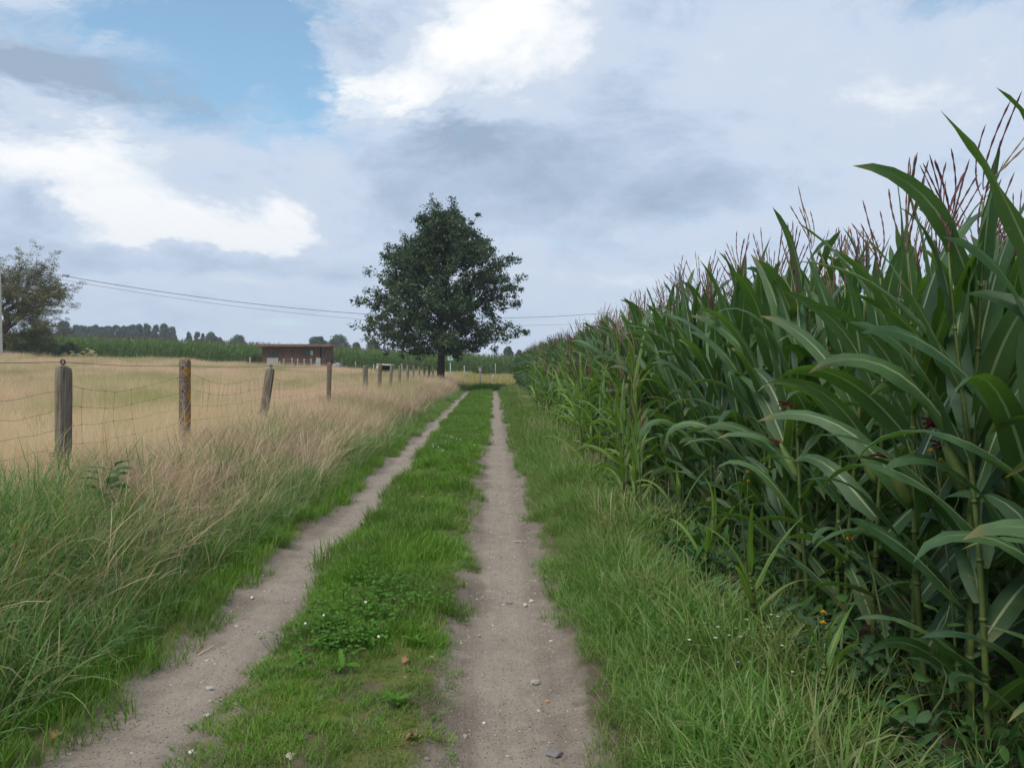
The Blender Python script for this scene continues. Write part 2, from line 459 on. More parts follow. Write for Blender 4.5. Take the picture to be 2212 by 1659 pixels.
def post_wood():
    m, N, out = new_mat('weathered_post')
    tc = N.n('ShaderNodeTexCoord').outputs['Object']
    g = N.noise(N.vm('MULTIPLY', tc, (60, 60, 3)), 1.0, 6, 0.65, 0.6)
    b = N.noise(tc, 7, 3)
    c = N.ramp(g, [(0.25, (0.045, 0.036, 0.028)), (0.45, (0.155, 0.132, 0.105)), (0.62, (0.235, 0.212, 0.175)), (0.8, (0.30, 0.28, 0.235))])
    c = N.mix(N.maprange(b, 0.55, 0.75, 0, 0.5), c, (0.15, 0.13, 0.085))
    finish(N, out, c, 0.9, 0.15, bump=g, bdist=0.012, bstr=1.0)
    return m


def post_lichen():
    m, N, out = new_mat('lichen_post')
    tc = N.n('ShaderNodeTexCoord').outputs['Object']
    x = N.sep(tc)[0]
    g = N.noise(tc, 38, 5, 0.65)
    b = N.noise(tc, 11, 5, 0.7)
    c = N.ramp(g, [(0.3, (0.075, 0.06, 0.05)), (0.55, (0.17, 0.135, 0.11)), (0.75, (0.28, 0.25, 0.21))])
    side = N.m('ADD', N.m('ADD', b, N.m('MULTIPLY', N.m('SUBTRACT', g, .5), .35)), N.m('MULTIPLY', x, 2.2))
    c = N.mix(N.maprange(side, 0.56, 0.68), c, N.mix(g, (0.36, 0.15, 0.02), (0.50, 0.25, 0.04)))
    c = N.mix(N.maprange(N.noise(tc, 55, 2), 0.66, 0.72), c, (0.42, 0.42, 0.36))
    finish(N, out, c, 0.9, 0.1, bump=g, bdist=0.008, bstr=0.8)
    return m


M['post'] = post_wood()
M['lichen'] = post_lichen()


def stone_mat():
    m, N, out = new_mat('gravel_stone')
    oi = N.n('ShaderNodeObjectInfo').outputs['Random']
    tc = N.n('ShaderNodeTexCoord').outputs['Object']
    c = N.ramp(oi, [(0.0, (0.17, 0.165, 0.165)), (0.25, (0.25, 0.225, 0.20)), (0.65, (0.32, 0.285, 0.245)), (0.93, (0.42, 0.38, 0.325)), (1.0, (0.60, 0.57, 0.52))])
    g = N.noise(tc, 2.5, 4)
    finish(N, out, N.mix(N.maprange(g, .3, .7, 0, .35), c, (0.12, 0.10, 0.09)), 0.85, 0.2)
    return m


M['stone'] = stone_mat()


def ground_mat():
    m, N, out = new_mat('field_soil')
    p = pos(N)
    x, y, z = N.sep(p)[:3]
    n1 = N.noise(p, 0.9, 5, 0.6)
    n2 = N.noise(p, 14, 4, 0.6)
    soil = N.mix(n2, (0.045, 0.036, 0.026), (0.12, 0.095, 0.065))
    thatch = N.mix(n2, (0.32, 0.25, 0.16), (0.52, 0.42, 0.28))
    green = N.mix(n2, (0.05, 0.075, 0.02), (0.10, 0.14, 0.035))
    left = N.maprange(N.m('ADD', x, N.m('MULTIPLY', n1, 1.0)), -2.4, -3.6)
    mid = N.maprange(N.m('ADD', x, N.m('MULTIPLY', n1, .5)), 1.75, 1.3)
    c = N.mix(mid, soil, green)
    c = N.mix(left, c, thatch)
    fy = N.m('MULTIPLY', N.maprange(y, 54, 58), N.maprange(x, 40, 30))
    c = N.mix(fy, c, N.mix(n1, (0.29, 0.25, 0.11), (0.37, 0.32, 0.15)))
    farm = N.maprange(y, 120, 200)
    c = N.mix(farm, c, (0.09, 0.12, 0.04))
    finish(N, out, c, 0.95, 0.1, bump=n2, bdist=0.03)
    return m


def track_mat():
    m, N, out = new_mat('track_dirt')
    p = pos(N)
    x, y, z = N.sep(p)[:3]
    n0 = N.noise(p, 1.6, 5, 0.6)
    n1 = N.noise(p, 9, 6, 0.65)
    n2 = N.noise(p, 60, 5, 0.7)
    nl = N.noise(N.vm('MULTIPLY', p, (26, 1.6, 1)), 1.0, 4, 0.6)
    dirt = N.mix(N.maprange(n0, 0.35, 0.65), (0.165, 0.137, 0.108), (0.265, 0.224, 0.180))
    dirt = N.mix(N.maprange(n1, 0.45, 0.75, 0, .65), dirt, (0.165, 0.138, 0.122))
    dirt = N.mix(N.maprange(nl, 0.5, 0.75, 0, .35), dirt, (0.145, 0.122, 0.108))
    wheel = N.m('MAXIMUM', N.maprange(N.m('ABSOLUTE', N.m('ADD', x, N.m('MULTIPLY_ADD', n0, .2, -.17))), .08, .20, 1, 0), N.maprange(N.m('ABSOLUTE', N.m('ADD', x, N.m('MULTIPLY_ADD', n0, .2, 1.29))), .06, .20, 1, 0))
    dirt = N.mix(N.m('MULTIPLY', wheel, N.maprange(n1, .3, .6, .2, .6)), dirt, (0.345, 0.297, 0.242))
    vo = N.n('ShaderNodeTexVoronoi', feature='F1')
    N.link(p, vo.inputs['Vector']); vo.inputs['Scale'].default_value = 62
    spk = N.maprange(vo.outputs['Distance'], 0.16, 0.30, 1, 0)
    sel = N.sep(vo.outputs['Color'])
    dirt = N.mix(N.m('MULTIPLY', spk, N.maprange(sel[0], 0.62, 0.66)), dirt, (0.44, 0.39, 0.32))
    dirt = N.mix(N.m('MULTIPLY', spk, N.maprange(sel[1], 0.72, 0.76)), dirt, (0.085, 0.075, 0.072))
    dirt = N.mix(N.maprange(n2, 0.35, 0.7, 0.3, 0), dirt, (0.10, 0.085, 0.075))
    wob = N.m('MULTIPLY', N.m('SUBTRACT', n1, 0.5), 0.22)
    xx = N.m('ADD', N.m('ADD', x, wob), N.m('MULTIPLY', N.m('SUBTRACT', n0, .5), .18))
    def band(a, b, s=0.05):
        return N.m('MULTIPLY', N.maprange(xx, a - s, a + s), N.maprange(xx, b + s, b - s))
    rut = N.m('MAXIMUM', band(-1.70, -1.07), band(-0.26, 0.42))
    soil = N.mix(n1, (0.075, 0.06, 0.045), (0.13, 0.105, 0.07))
    mossy = N.mix(n1, (0.075, 0.095, 0.025), (0.13, 0.145, 0.035))
    soil = N.mix(N.m('MULTIPLY', N.maprange(n0, 0.42, 0.58), N.maprange(x, -0.05, -0.25)), soil, mossy)
    # the track is green again at the crest where it meets the field lane
    c = N.mix(rut, soil, dirt)
    h = N.m('ADD', N.m('MULTIPLY', n2, 0.5), N.m('ADD', N.m('MULTIPLY', spk, .35), N.m('MULTIPLY', nl, .6)))
    finish(N, out, c, 0.95, 0.12, bump=h, bdist=0.016, bstr=0.9)
    return m


# ------------------------------------------------------------------ terrain
def grid_mesh(name, xs, ys, zf, mat):
    X, Y = np.meshgrid(xs, ys)
    V = np.stack([X, Y, zf(X, Y)], -1).reshape(-1, 3)
    nx, ny = len(xs), len(ys)
    i = np.arange(ny - 1)[:, None] * nx + np.arange(nx - 1)[None]
    q = np.stack([i, i + 1, i + 1 + nx, i + nx], -1).reshape(-1, 4)
    return make_mesh(name, V, q, mats=[mat])


def build_ground():
    xs = np.concatenate([[-2500, -1200, -600, -300, -200, -140, -100], np.arange(-80, -8, 2.0), np.arange(-8, -4, .4), np.arange(-4, 4, .1),
                         np.arange(4, 12, .5), np.arange(12, 60, 3), [70, 100, 160, 300, 600, 1200, 2500]])
    ys = np.concatenate([[-300, -100, -40, -20], np.arange(-10, 60, .25), np.arange(60, 120, 2), np.arange(120, 460, 15), [500, 700, 1000, 1600, 2500]])
    def zf(X, Y):
        inside = sstep(-1.9, -1.75, X) * (1 - sstep(.45, .6, X)) * (1 - sstep(50.5, 51.5, Y))
        return ground_z(X, Y) - 0.06 * inside
    ob('ground', grid_mesh('ground', xs, ys, zf, ground_mat()), kind='structure', label='flat farmland soil and thatch under the grass and maize')
    xs = np.arange(-1.95, 0.66, .03)
    ys = np.concatenate([np.arange(-4, 14, .05), np.arange(14, 51.4, .15)])
    def zt(X, Y):
        edge = sstep(-1.75, -1.93, X) + sstep(.45, .62, X) + sstep(50.6, 51.3, Y)
        lump = 0.006 * np.sin(X * 31 + 2 * np.sin(Y * 7)) * np.sin(Y * 17 + 3 * np.sin(X * 11))
        return ground_z(X, Y) + 0.006 + lump - 0.07 * np.clip(edge, 0, 1)
    ob('dirt_track', grid_mesh('dirt_track', xs, ys, zt, track_mat()), kind='structure', label='two grey-brown wheel ruts of a stony farm track')


build_ground()


# ------------------------------------------------------------------ scattering on the ground (grass and other stuff)
def source_collection(name, meshes):
    c = bpy.data.collections.new(name)
    for i, me in enumerate(meshes):
        o = bpy.data.objects.new(f'{name}_{i:02d}', me)
        c.objects.link(o)
    return c


def scatter(name, meshes, P, rot, scl, label, vid=None, seed=0):
    """one 'stuff' object: copies of the tuft meshes on points, by geometry nodes"""
    rg = np.random.default_rng(seed + len(P))
    n = len(P)
    if n == 0:
        return None
    me = bpy.data.meshes.new(name)
    me.vertices.add(n)
    me.vertices.foreach_set('co', np.asarray(P, np.float32).reshape(-1))
    a = me.attributes.new('rot', 'FLOAT_VECTOR', 'POINT'); a.data.foreach_set('vector', np.asarray(rot, np.float32).reshape(-1))
    a = me.attributes.new('scl', 'FLOAT_VECTOR', 'POINT')
    scl = np.asarray(scl, np.float32)
    if scl.ndim == 1:
        scl = np.repeat(scl[:, None], 3, 1)
    a.data.foreach_set('vector', scl.reshape(-1))
    a = me.attributes.new('vid', 'INT', 'POINT')
    a.data.foreach_set('value', (rg.integers(0, len(meshes), n) if vid is None else np.asarray(vid)).astype(np.int32))
    o = ob(name, me, kind='stuff', label=label)
    ng = bpy.data.node_groups.new(name + '_nodes', 'GeometryNodeTree')
    ng.interface.new_socket('Geometry', in_out='INPUT', socket_type='NodeSocketGeometry')
    ng.interface.new_socket('Geometry', in_out='OUTPUT', socket_type='NodeSocketGeometry')
    gi = ng.nodes.new('NodeGroupInput'); go = ng.nodes.new('NodeGroupOutput')
    ip = ng.nodes.new('GeometryNodeInstanceOnPoints')
    ci = ng.nodes.new('GeometryNodeCollectionInfo')
    ci.inputs['Collection'].default_value = source_collection(name + '_tuft', meshes)
    ci.inputs['Separate Children'].default_value = True
    ci.inputs['Reset Children'].default_value = True
    ng.links.new(gi.outputs[0], ip.inputs['Points'])
    ng.links.new(ci.outputs[0], ip.inputs['Instance'])
    ip.inputs['Pick Instance'].default_value = True
    for nm, typ, sock in (('vid', 'INT', 'Instance Index'), ('rot', 'FLOAT_VECTOR', 'Rotation'), ('scl', 'FLOAT_VECTOR', 'Scale')):
        na = ng.nodes.new('GeometryNodeInputNamedAttribute')
        na.data_type = typ
        na.inputs['Name'].default_value = nm
        ng.links.new(na.outputs['Attribute'], ip.inputs[sock])
    ng.links.new(ip.outputs[0], go.inputs[0])
    md = o.modifiers.new('scatter', 'NODES')
    md.node_group = ng
    return o


def in_view(X, Y, margin=1.6, left=0.66, right=0.66):
    return (Y > -0.5) & (X > -left * Y - margin) & (X < right * Y + margin)


def sample(x0, x1, y0, y1, dens, rg, maskf=None, margin=1.6):
    n = rg.poisson((x1 - x0) * (y1 - y0) * dens)
    X = rg.uniform(x0, x1, n); Y = rg.uniform(y0, y1, n)
    k = in_view(X, Y, margin)
    if maskf is not None:
        k &= rg.random(n) < maskf(X, Y)
    return X[k], Y[k]


def place(X, Y, rg, tilt=0.12, lean=(0, 0)):
    n = len(X)
    P = np.stack([X, Y, ground_z(X, Y) - 0.004], -1)
    rot = np.stack([rg.normal(0, tilt, n) + lean[0], rg.normal(0, tilt, n) + lean[1], rg.uniform(0, 6.283, n)], -1)
    return P, rot


def vnoise(X, Y, s, seed=0.0):
    """cheap smooth value in 0..1 for patchiness"""
    return 0.5 + 0.25 * (np.sin(X * s * 1.7 + 1.9 * np.sin(Y * s * .9 + seed) + seed) + np.sin(Y * s * 1.3 + 2.1 * np.sin(X * s * 1.1 + 2 * seed) + 1.7 * seed))


def blades(rg, n, rad, L, W, th0, th1, seg=3, p=1.5, az=None, head=0.0, base_w=0.7):
    """n curved grass blades as ribbons -> Geo"""
    g = Geo()
    rr = rad * np.sqrt(rg.random(n)); ra = rg.uniform(0, 6.283, n)
    bx, by = rr * np.cos(ra), rr * np.sin(ra)
    a = rg.uniform(0, 6.283, n) if az is None else rg.normal(az[0], az[1], n)
    a = np.where(rg.random(n) < 0.5, a, np.where(az is None, ra + rg.normal(0, .6, n), a))
    ln = rg.uniform(L[0], L[1], n); w = rg.uniform(W[0], W[1], n)
    t0 = rg.uniform(th0[0], th0[1], n); t1 = rg.uniform(th1[0], th1[1], n)
    t = np.linspace(0, 1, seg + 1)
    th = t0[:, None] + (t1 - t0)[:, None] * t[None] ** p
    ds = ln[:, None] / seg
    thm = (th[:, 1:] + th[:, :-1]) / 2
    rr_ = np.concatenate([np.zeros((n, 1)), np.cumsum(np.sin(thm) * ds, 1)], 1)
    zz_ = np.concatenate([np.zeros((n, 1)), np.cumsum(np.cos(thm) * ds, 1)], 1)
    ca, sa = np.cos(a)[:, None], np.sin(a)[:, None]
    C = np.stack([bx[:, None] + rr_ * ca, by[:, None] + rr_ * sa, zz_], -1)
    tw = a + np.pi / 2 + rg.normal(0, .5, n)
    S = np.stack([np.cos(tw), np.sin(tw), rg.normal(0, .25, n)], -1)[:, None]
    if head:
        prof = np.where(t > 1 - head, 1.0, 0.38); prof[-1] = 0.15
    else:
        prof = np.minimum(1, base_w + t * 1.2) * (1 - t ** 2.0) + 0.03
    hw = (w[:, None] * prof[None])[..., None] * 0.5
    V = np.stack([C - S * hw, C + S * hw], 2)
    base = np.arange(n)[:, None] * (seg + 1) * 2 + np.arange(seg)[None] * 2
    q = np.stack([base, base + 1, base + 3, base + 2], -1).reshape(-1, 4)
    uv = np.stack(np.broadcast_arrays(np.array([0., 1.])[None, None], t[None, :, None], np.zeros((n, 1, 1)))[:2], -1)
    g.add(V.reshape(-1, 3), q, None, uv.reshape(-1, 2), np.repeat(rg.random(n), (seg + 1) * 2))
    return g


def tufts(name, mat, count, seed, **kw):
    return [blades(np.random.default_rng(seed + i), **kw).mesh(f'{name}_{i}', M[mat]) for i in range(count)]


def strip_mask(X, Y):
    wob = 0.05 * np.sin(Y * 2.1 + 1) + 0.04 * np.sin(Y * 5.3) + .035 * np.sin(Y * 11.7)
    lo = -1.13 + 0.06 * np.sin(Y * 1.7) + .03 * np.sin(Y * 9); hi = -0.30 + wob * .8
    return (1 - sstep(0.0, 0.10, lo - X)) * (1 - sstep(0.0, 0.14, X - hi))


def build_grass():
    rg = np.random.default_rng(11)
    # --- the green strip between the ruts
    t_near = tufts('lawn', 'lawn', 7, 100, n=44, rad=.075, L=(.03, .11), W=(.003, .0055), th0=(0, .6), th1=(.5, 1.8), seg=3)
    t_far = tufts('lawn_far', 'lawn', 5, 120, n=70, rad=.17, L=(.045, .12), W=(.006, .010), th0=(0, .5), th1=(.5, 1.5), seg=2)
    def bare(X, Y):
        return 1 - 0.4 * (1 - sstep(3.9, 4.35, Y + .25 * np.sin(X * 6))) * sstep(.40, .62, vnoise(X, Y, 4.2, 2.0)) - .5 * sstep(-.62, -.3, X) * sstep(.45, .65, vnoise(X, Y, 2.6, .7)) * (1 - sstep(9, 16, Y))
    t_mid = tufts('lawn_mid', 'lawn', 8, 160, n=34, rad=.10, L=(.03, .13), W=(.005, .009), th0=(0, .7), th1=(.5, 1.9), seg=3)
    X, Y = sample(-1.25, .05, 5.6, 15, 150, rg, lambda x, y: strip_mask(x, y) * bare(x, y) * sstep(5.6, 7.0, y))
    h = (.5 + 1.2 * vnoise(X, Y, 2.6, .4)) * (.6 + .6 * sstep(.3, .7, vnoise(X, Y, 6.0, 1.1)))
    P, r = place(X, Y, rg, .18)
    scatter('strip_grass', t_mid, P, r, np.stack([np.clip(h, .8, 1.2), np.clip(h, .8, 1.2), h], -1), 'tufted green grass halfway along the middle strip')
    X, Y = sample(-1.25, .05, 2.0, 8, 330, rg, lambda x, y: strip_mask(x, y) * bare(x, y) * (1 - sstep(5.8, 8, y)))
    h = .62 + 1.15 * vnoise(X, Y, 1.9, .4) * (.45 + .55 * sstep(.45, .1, np.abs(X + .75)))
    h *= .50 + .5 * sstep(3.9, 4.5, Y)
    P, r = place(X, Y, rg)
    scatter('strip_grass', t_near, P, r, np.stack([np.clip(h, .8, 1.2), np.clip(h, .8, 1.2), h], -1), 'short green grass on the strip between the two ruts')
    X, Y = sample(-1.25, .05, 15, 51, 110, rg, strip_mask)
    P, r = place(X, Y, rg)
    scatter('strip_grass', t_far, P, r, .8 + .5 * vnoise(X, Y, 1.2, .4), 'short green grass on the far part of the middle strip')
    # moss and low yellow-green growth on the strip's trodden edges
    t_moss = tufts('moss', 'moss', 5, 140, n=90, rad=.06, L=(.010, .03), W=(.003, .005), th0=(0, .9), th1=(.8, 1.6), seg=2)
    X, Y = sample(-1.2, -.12, 2.0, 9, 260, rg, lambda x, y: strip_mask(x + .05, y) * np.clip(sstep(.5, .62, vnoise(x, y, 3.1, 1.4)) * (1 - sstep(4.0, 4.4, y)) + .8 * sstep(-.5, -.28, x) * sstep(.5, .62, vnoise(x, y, 2.2, 3.3)), 0, 1))
    P, r = place(X, Y, rg)
    k = rg.random(len(X)) < .55; P, r, X = P[k], r[k], X[k]
    scatter('moss_cushions', t_moss, P, r, rg.uniform(.7, 1.3, len(X)), 'yellow-green moss and trodden grass at the strip edge')

    # --- verge to the right of the right rut
    t_v = tufts('verge', 'verge', 9, 200, n=34, rad=.11, L=(.08, .34), W=(.0045, .0095), th0=(0, .5), th1=(.7, 2.4), seg=5)
    t_vf = tufts('verge_far', 'verge', 6, 220, n=50, rad=.22, L=(.10, .36), W=(.010, .018), th0=(0, .5), th1=(.6, 2.0), seg=3)
    def vmask(X, Y):
        lo = .37 + .05 * np.sin(Y * 1.9 + .5) + .035 * np.sin(Y * 6.1)
        return sstep(-.05, .06, X - lo) * (1 - .92 * sstep(1.08, 1.45, X + .10 * np.sin(Y * 1.3)))
    X, Y = sample(.3, 2.1, 2.0, 13, 150, rg, vmask)
    edge = .42 + .62 * sstep(.40, .95, X)
    P, r = place(X, Y, rg, .14, (0.0, -.10))
    scatter('verge_grass', t_v, P, r, edge * (.75 + .6 * vnoise(X, Y, 2.0, 5.0)), 'long arching green grass along the right rut')
    X, Y = sample(.3, 2.0, 13, 52, 55, rg, vmask)
    P, r = place(X, Y, rg, .12)
    scatter('verge_grass', t_vf, P, r, (.5 + .55 * sstep(.40, .85, X)) * (.75 + .5 * vnoise(X, Y, 1.1, 5.0)), 'green verge grass farther along the right rut')
    # fine dry seed stems in the verge
    t_s = tufts('seedstem', 'straw', 5, 240, n=14, rad=.14, L=(.25, .5), W=(.003, .006), th0=(0, .35), th1=(.3, 1.2), seg=4, head=.3)
    X, Y = sample(.75, 2.0, 3.0, 50, 13, rg, lambda x, y: sstep(.45, .7, vnoise(x, y, 1.0, 8.0)) * sstep(5.0, 7, y))
    P, r = place(X, Y, rg, .15)
    scatter('dry_seed_stems', t_s, P, r, rg.uniform(.6, 1.1, len(X)), 'fine tan seed stems standing in the right verge')

    # --- low green fringe on the left edge of the left rut
    t_e = tufts('fringe', 'lawn', 5, 260, n=50, rad=.09, L=(.05, .16), W=(.003, .006), th0=(0, .5), th1=(.6, 1.7), seg=3)
    def emask(X, Y):
        hi = -1.68 + .06 * np.sin(Y * 1.3 + 2) + .04 * np.sin(Y * 5.7)
        return sstep(-.06, .05, hi - X)
    X, Y = sample(-2.35, -1.5, 2.5, 16, 130, rg, emask)
    P, r = place(X, Y, rg)
    scatter('fringe_grass', t_e, P, r, rg.uniform(.6, 1.2, len(X)), 'low green grass fringe at the foot of the left bank')
    X, Y = sample(-2.4, -1.5, 16, 52, 45, rg, emask)
    P, r = place(X, Y, rg)
    scatter('fringe_grass', t_vf, P, r, rg.uniform(.3, .6, len(X)), 'green grass fringe farther along the left bank')

    # --- tall mixed grass on the left bank
    t_b = tufts('bank', 'bank', 9, 300, n=42, rad=.15, L=(.18, .60), W=(.004, .0105), th0=(0, .6), th1=(.6, 2.4), seg=5)
    def gmask(X, Y):
        y_in = 1 - .93 * sstep(5.7, 7.0, Y + .9 * vnoise(X, Y, 1.1, 3.0))
        x_in = sstep(-3.75, -3.2, X + .35 * np.sin(Y * 1.1)) * sstep(-.05, .25, -1.9 - X)
        rim = sstep(-2.6, -2.15, X) * sstep(-.05, .2, -1.85 - X) * .75
        return np.clip(np.maximum(x_in * y_in, rim), 0, 1)
    X, Y = sample(-4.0, -1.8, 2.2, 14, 100, rg, gmask, 1.2)
    hh = .50 + .55 * sstep(-1.85, -2.9, X) + .25 * vnoise(X, Y, 1.7, 1.0)
    P, r = place(X, Y, rg, .2, (0, .04))
    scatter('bank_grass', t_b, P, r, hh, 'tall green grass with drying tips on the left bank')
    t_bf = tufts('bank_far', 'bank', 5, 320, n=50, rad=.25, L=(.2, .5), W=(.009, .016), th0=(0, .4), th1=(.6, 1.8), seg=3)
    X, Y = sample(-2.6, -1.9, 14, 50, 18, rg, lambda x, y: .35 + .65 * sstep(.5, .7, vnoise(x, y, .8, 2.0)))
    P, r = place(X, Y, rg)
    scatter('bank_grass', t_bf, P, r, rg.uniform(.5, .9, len(X)), 'green grass on the far left bank')
    # long dry stems leaning towards the track
    t_l = tufts('leanstem', 'straw', 7, 340, n=16, rad=.2, L=(.40, .95), W=(.003, .0058), th0=(.0, .8), th1=(.3, 1.5), seg=5, p=1.2, az=(0.35, 1.3), head=.22)
    X, Y = sample(-4.2, -2.0, 2.4, 16, 12, rg, lambda x, y: (.25 + .75 * sstep(.35, .7, vnoise(x, y, 1.5, 6))) * (.45 + .55 * sstep(5, 7, y)), 1.2)
    P, r = place(X, Y, rg, .12)
    r[:, 2] = rg.normal(0, .7, len(X))
    scatter('leaning_dry_stems', t_l, P, r, rg.uniform(.7, 1.05, len(X)), 'long dry grass stems leaning over the left bank')
    # tangled brown dead grass
    t_r = tufts('russet', 'russet', 7, 360, n=70, rad=.24, L=(.22, .62), W=(.0028, .006), th0=(.1, 1.0), th1=(.7, 1.9), seg=4, p=1.0)
    def rmask(X, Y):
        band_ = sstep(-4.5, -3.9, X) * (1 - sstep(-2.55, -2.15, X))
        return band_ * (.22 + .78 * sstep(5.2, 7.0, Y + .8 * np.sin(X * 2))) * (.35 + .65 * sstep(.35, .6, vnoise(X, Y, 1.0, 4.0)))
    X, Y = sample(-4.6, -2.15, 3.5, 17, 60, rg, rmask, 1.2)
    P, r = place(X, Y, rg, .12)
    scatter('dead_brown_grass', t_r, P, r, rg.uniform(.7, 1.1, len(X)), 'tangled brown dead grass along the fence')
    t_lod = tufts('lodged', 'russet', 5, 390, n=55, rad=.28, L=(.3, .7), W=(.003, .007), th0=(.9, 1.35), th1=(1.2, 1.75), seg=4, p=.8)
    X, Y = sample(-4.4, -2.3, 3.0, 16, 16, rg, lambda x, y: sstep(.5, .7, vnoise(x, y, 1.4, 12.0)), 1.2)
    P, r = place(X, Y, rg, .1); P[:, 2] += .12
    scatter('lodged_grass', t_lod, P, r, rg.uniform(.7, 1.1, len(X)), 'flattened dead grass lying over the left bank')
    t_rf = tufts('russet_far', 'russet', 5, 380, n=80, rad=.38, L=(.25, .65), W=(.007, .012), th0=(0, .7), th1=(.5, 1.5), seg=3)
    X, Y = sample(-4.6, -2.25, 17, 51, 9, rg, lambda x, y: .25 + .75 * sstep(.5, .7, vnoise(x, y, .6, 9.0)))
    P, r = place(X, Y, rg)
    scatter('dead_brown_grass', t_rf, P, r, rg.uniform(.7, 1.1, len(X)), 'brown dead grass farther along the fence')

    # --- the straw-coloured meadow
    t_1 = tufts('straw_near', 'straw', 8, 400, n=60, rad=.20, L=(.28, .80), W=(.003, .0062), th0=(0, .38), th1=(.2, 1.1), seg=4, p=1.3, head=.25)
    t_2 = tufts('straw_mid', 'straw_far', 7, 420, n=90, rad=.42, L=(.38, .85), W=(.007, .013), th0=(0, .35), th1=(.2, 1.0), seg=3, p=1.3, head=.3)
    t_3 = tufts('straw_away', 'straw_far', 6, 440, n=130, rad=1.0, L=(.4, .85), W=(.016, .03), th0=(0, .3), th1=(.2, .9), seg=2, p=1.3)
    X, Y = sample(-16, -3.3, 3.5, 18, 24, rg, lambda x, y: sstep(-3.3, -3.9, x), 2.0)
    P, r = place(X, Y, rg, .10, (0, .12))
    scatter('meadow_grass', t_1, P, r, rg.uniform(.55, .85, len(X)) * (.72 + .5 * vnoise(X, Y, .9, 2.2)), 'dry straw-coloured meadow grass behind the near fence')
    X, Y = sample(-32, -2.3, 16, 42, 7, rg, lambda x, y: sstep(-2.3, -2.9, x), 3.0)
    P, r = place(X, Y, rg, .08, (0, .10))
    scatter('meadow_grass', t_2, P, r, rg.uniform(.45, .95, len(X)) * (.70 + .55 * vnoise(X, Y, .5, 3)), 'dry meadow grass in the middle of the field')
    X, Y = sample(-66, -2.2, 40, 84, 1.7, rg, lambda x, y: sstep(-2.3, -3.2, x) * (1 - sstep(0, 3, y - (72 + .12 * (-x)))) * (1 - .8 * sstep(-10, -12, -np.abs(x + 21)) * sstep(66, 69, y)), 5.0)
    P, r = place(X, Y, rg, .07)
    scatter('meadow_grass', t_3, P, r, rg.uniform(.45, .95, len(X)) * (.75 + .5 * vnoise(X, Y, .3, 5)), 'pale dry meadow grass at the far end of the field')
    X, Y = sample(-30, -4.2, 9, 60, .9, rg, lambda x, y: sstep(.62, .8, vnoise(x, y, .45, 7.7)), 3.0)
    P, r = place(X, Y, rg)
    scatter('meadow_weeds', t_rf, P, r, rg.uniform(.7, 1.2, len(X)), 'brownish weed patches in the dry meadow')
    X, Y = sample(-30, -4.2, 12, 60, .8, rg, lambda x, y: sstep(.62, .8, vnoise(x, y, .33, 1.3)), 3.0)
    P, r = place(X, Y, rg)
    scatter('meadow_weeds', t_bf, P, r, rg.uniform(.8, 1.3, len(X)), 'green weed patches in the dry meadow')
    t_t = tufts('tallstem', 'straw', 6, 470, n=7, rad=.25, L=(.75, 1.15), W=(.004, .008), th0=(.0, .35), th1=(.15, .7), seg=5, p=1.3, head=.2)
    X, Y = sample(-14, -3.0, 5, 26, 2.2, rg, lambda x, y: .2 + .8 * sstep(-5.5, -4, x), 2.0)
    P, r = place(X, Y, rg, .1, (0, .2))
    scatter('tall_seed_stems', t_t, P, r, rg.uniform(.7, 1.0, len(X)), 'tall pale seed stems rising above the meadow near the fence')
    # grass beyond the end of the track
    t_g = tufts('lane_grass', 'lawn', 4, 460, n=90, rad=.45, L=(.15, .42), W=(.02, .03), th0=(0, .4), th1=(.4, 1.4), seg=3)
    X, Y = sample(-2.4, 3.0, 50.6, 56.5, 6, rg)
    P, r = place(X, Y, rg)
    scatter('lane_grass', t_g, P, r, rg.uniform(.6, 1.2, len(X)) * (.55 + .6 * np.exp(-((X + .4) / .9) ** 2)), 'green grass across the end of the track')
    t_y = tufts('stubble', 'stubble', 4, 480, n=120, rad=.8, L=(.12, .35), W=(.02, .035), th0=(0, .5), th1=(.3, 1.3), seg=2)
    X, Y = sample(-4.5, 24, 56, 92, 2.6, rg, None, 4)
    P, r = place(X, Y, rg)
    scatter('stubble_grass', t_y, P, r, rg.uniform(.6, 1.1, len(X)), 'short yellow grass of the field across the lane')
    X, Y = sample(-34, -5, 66, 86, .9, rg, lambda x, y: sstep(0, 3, y - (71 + .12 * (-x))), 4)
    P, r = place(X, Y, rg)
    scatter('paddock_grass', t_g, P, r, rg.uniform(.4, .9, len(X)), 'short green paddock grass around the shed')


build_grass()


# ------------------------------------------------------------------ gravel and stones
def stone_mesh(name, rg, flat=.55, mat='stone', n=2, jag=.22):
    import bmesh
    bm = bmesh.new()
    bmesh.ops.create_icosphere(bm, subdivisions=n, radius=1)
    off = Vector(rg.uniform(0, 50, 3))
    for v in bm.verts:
        k = 1 + jag * 2 * mnoise.noise(v.co * 1.3 + off) + jag * mnoise.noise(v.co * 3.1 + off)
        v.co = Vector((v.co.x * k, v.co.y * k * .8, v.co.z * k * flat))
    me = bpy.data.meshes.new(name)
    bm.to_mesh(me); bm.free()
    me.materials.append(M[mat])
    return me


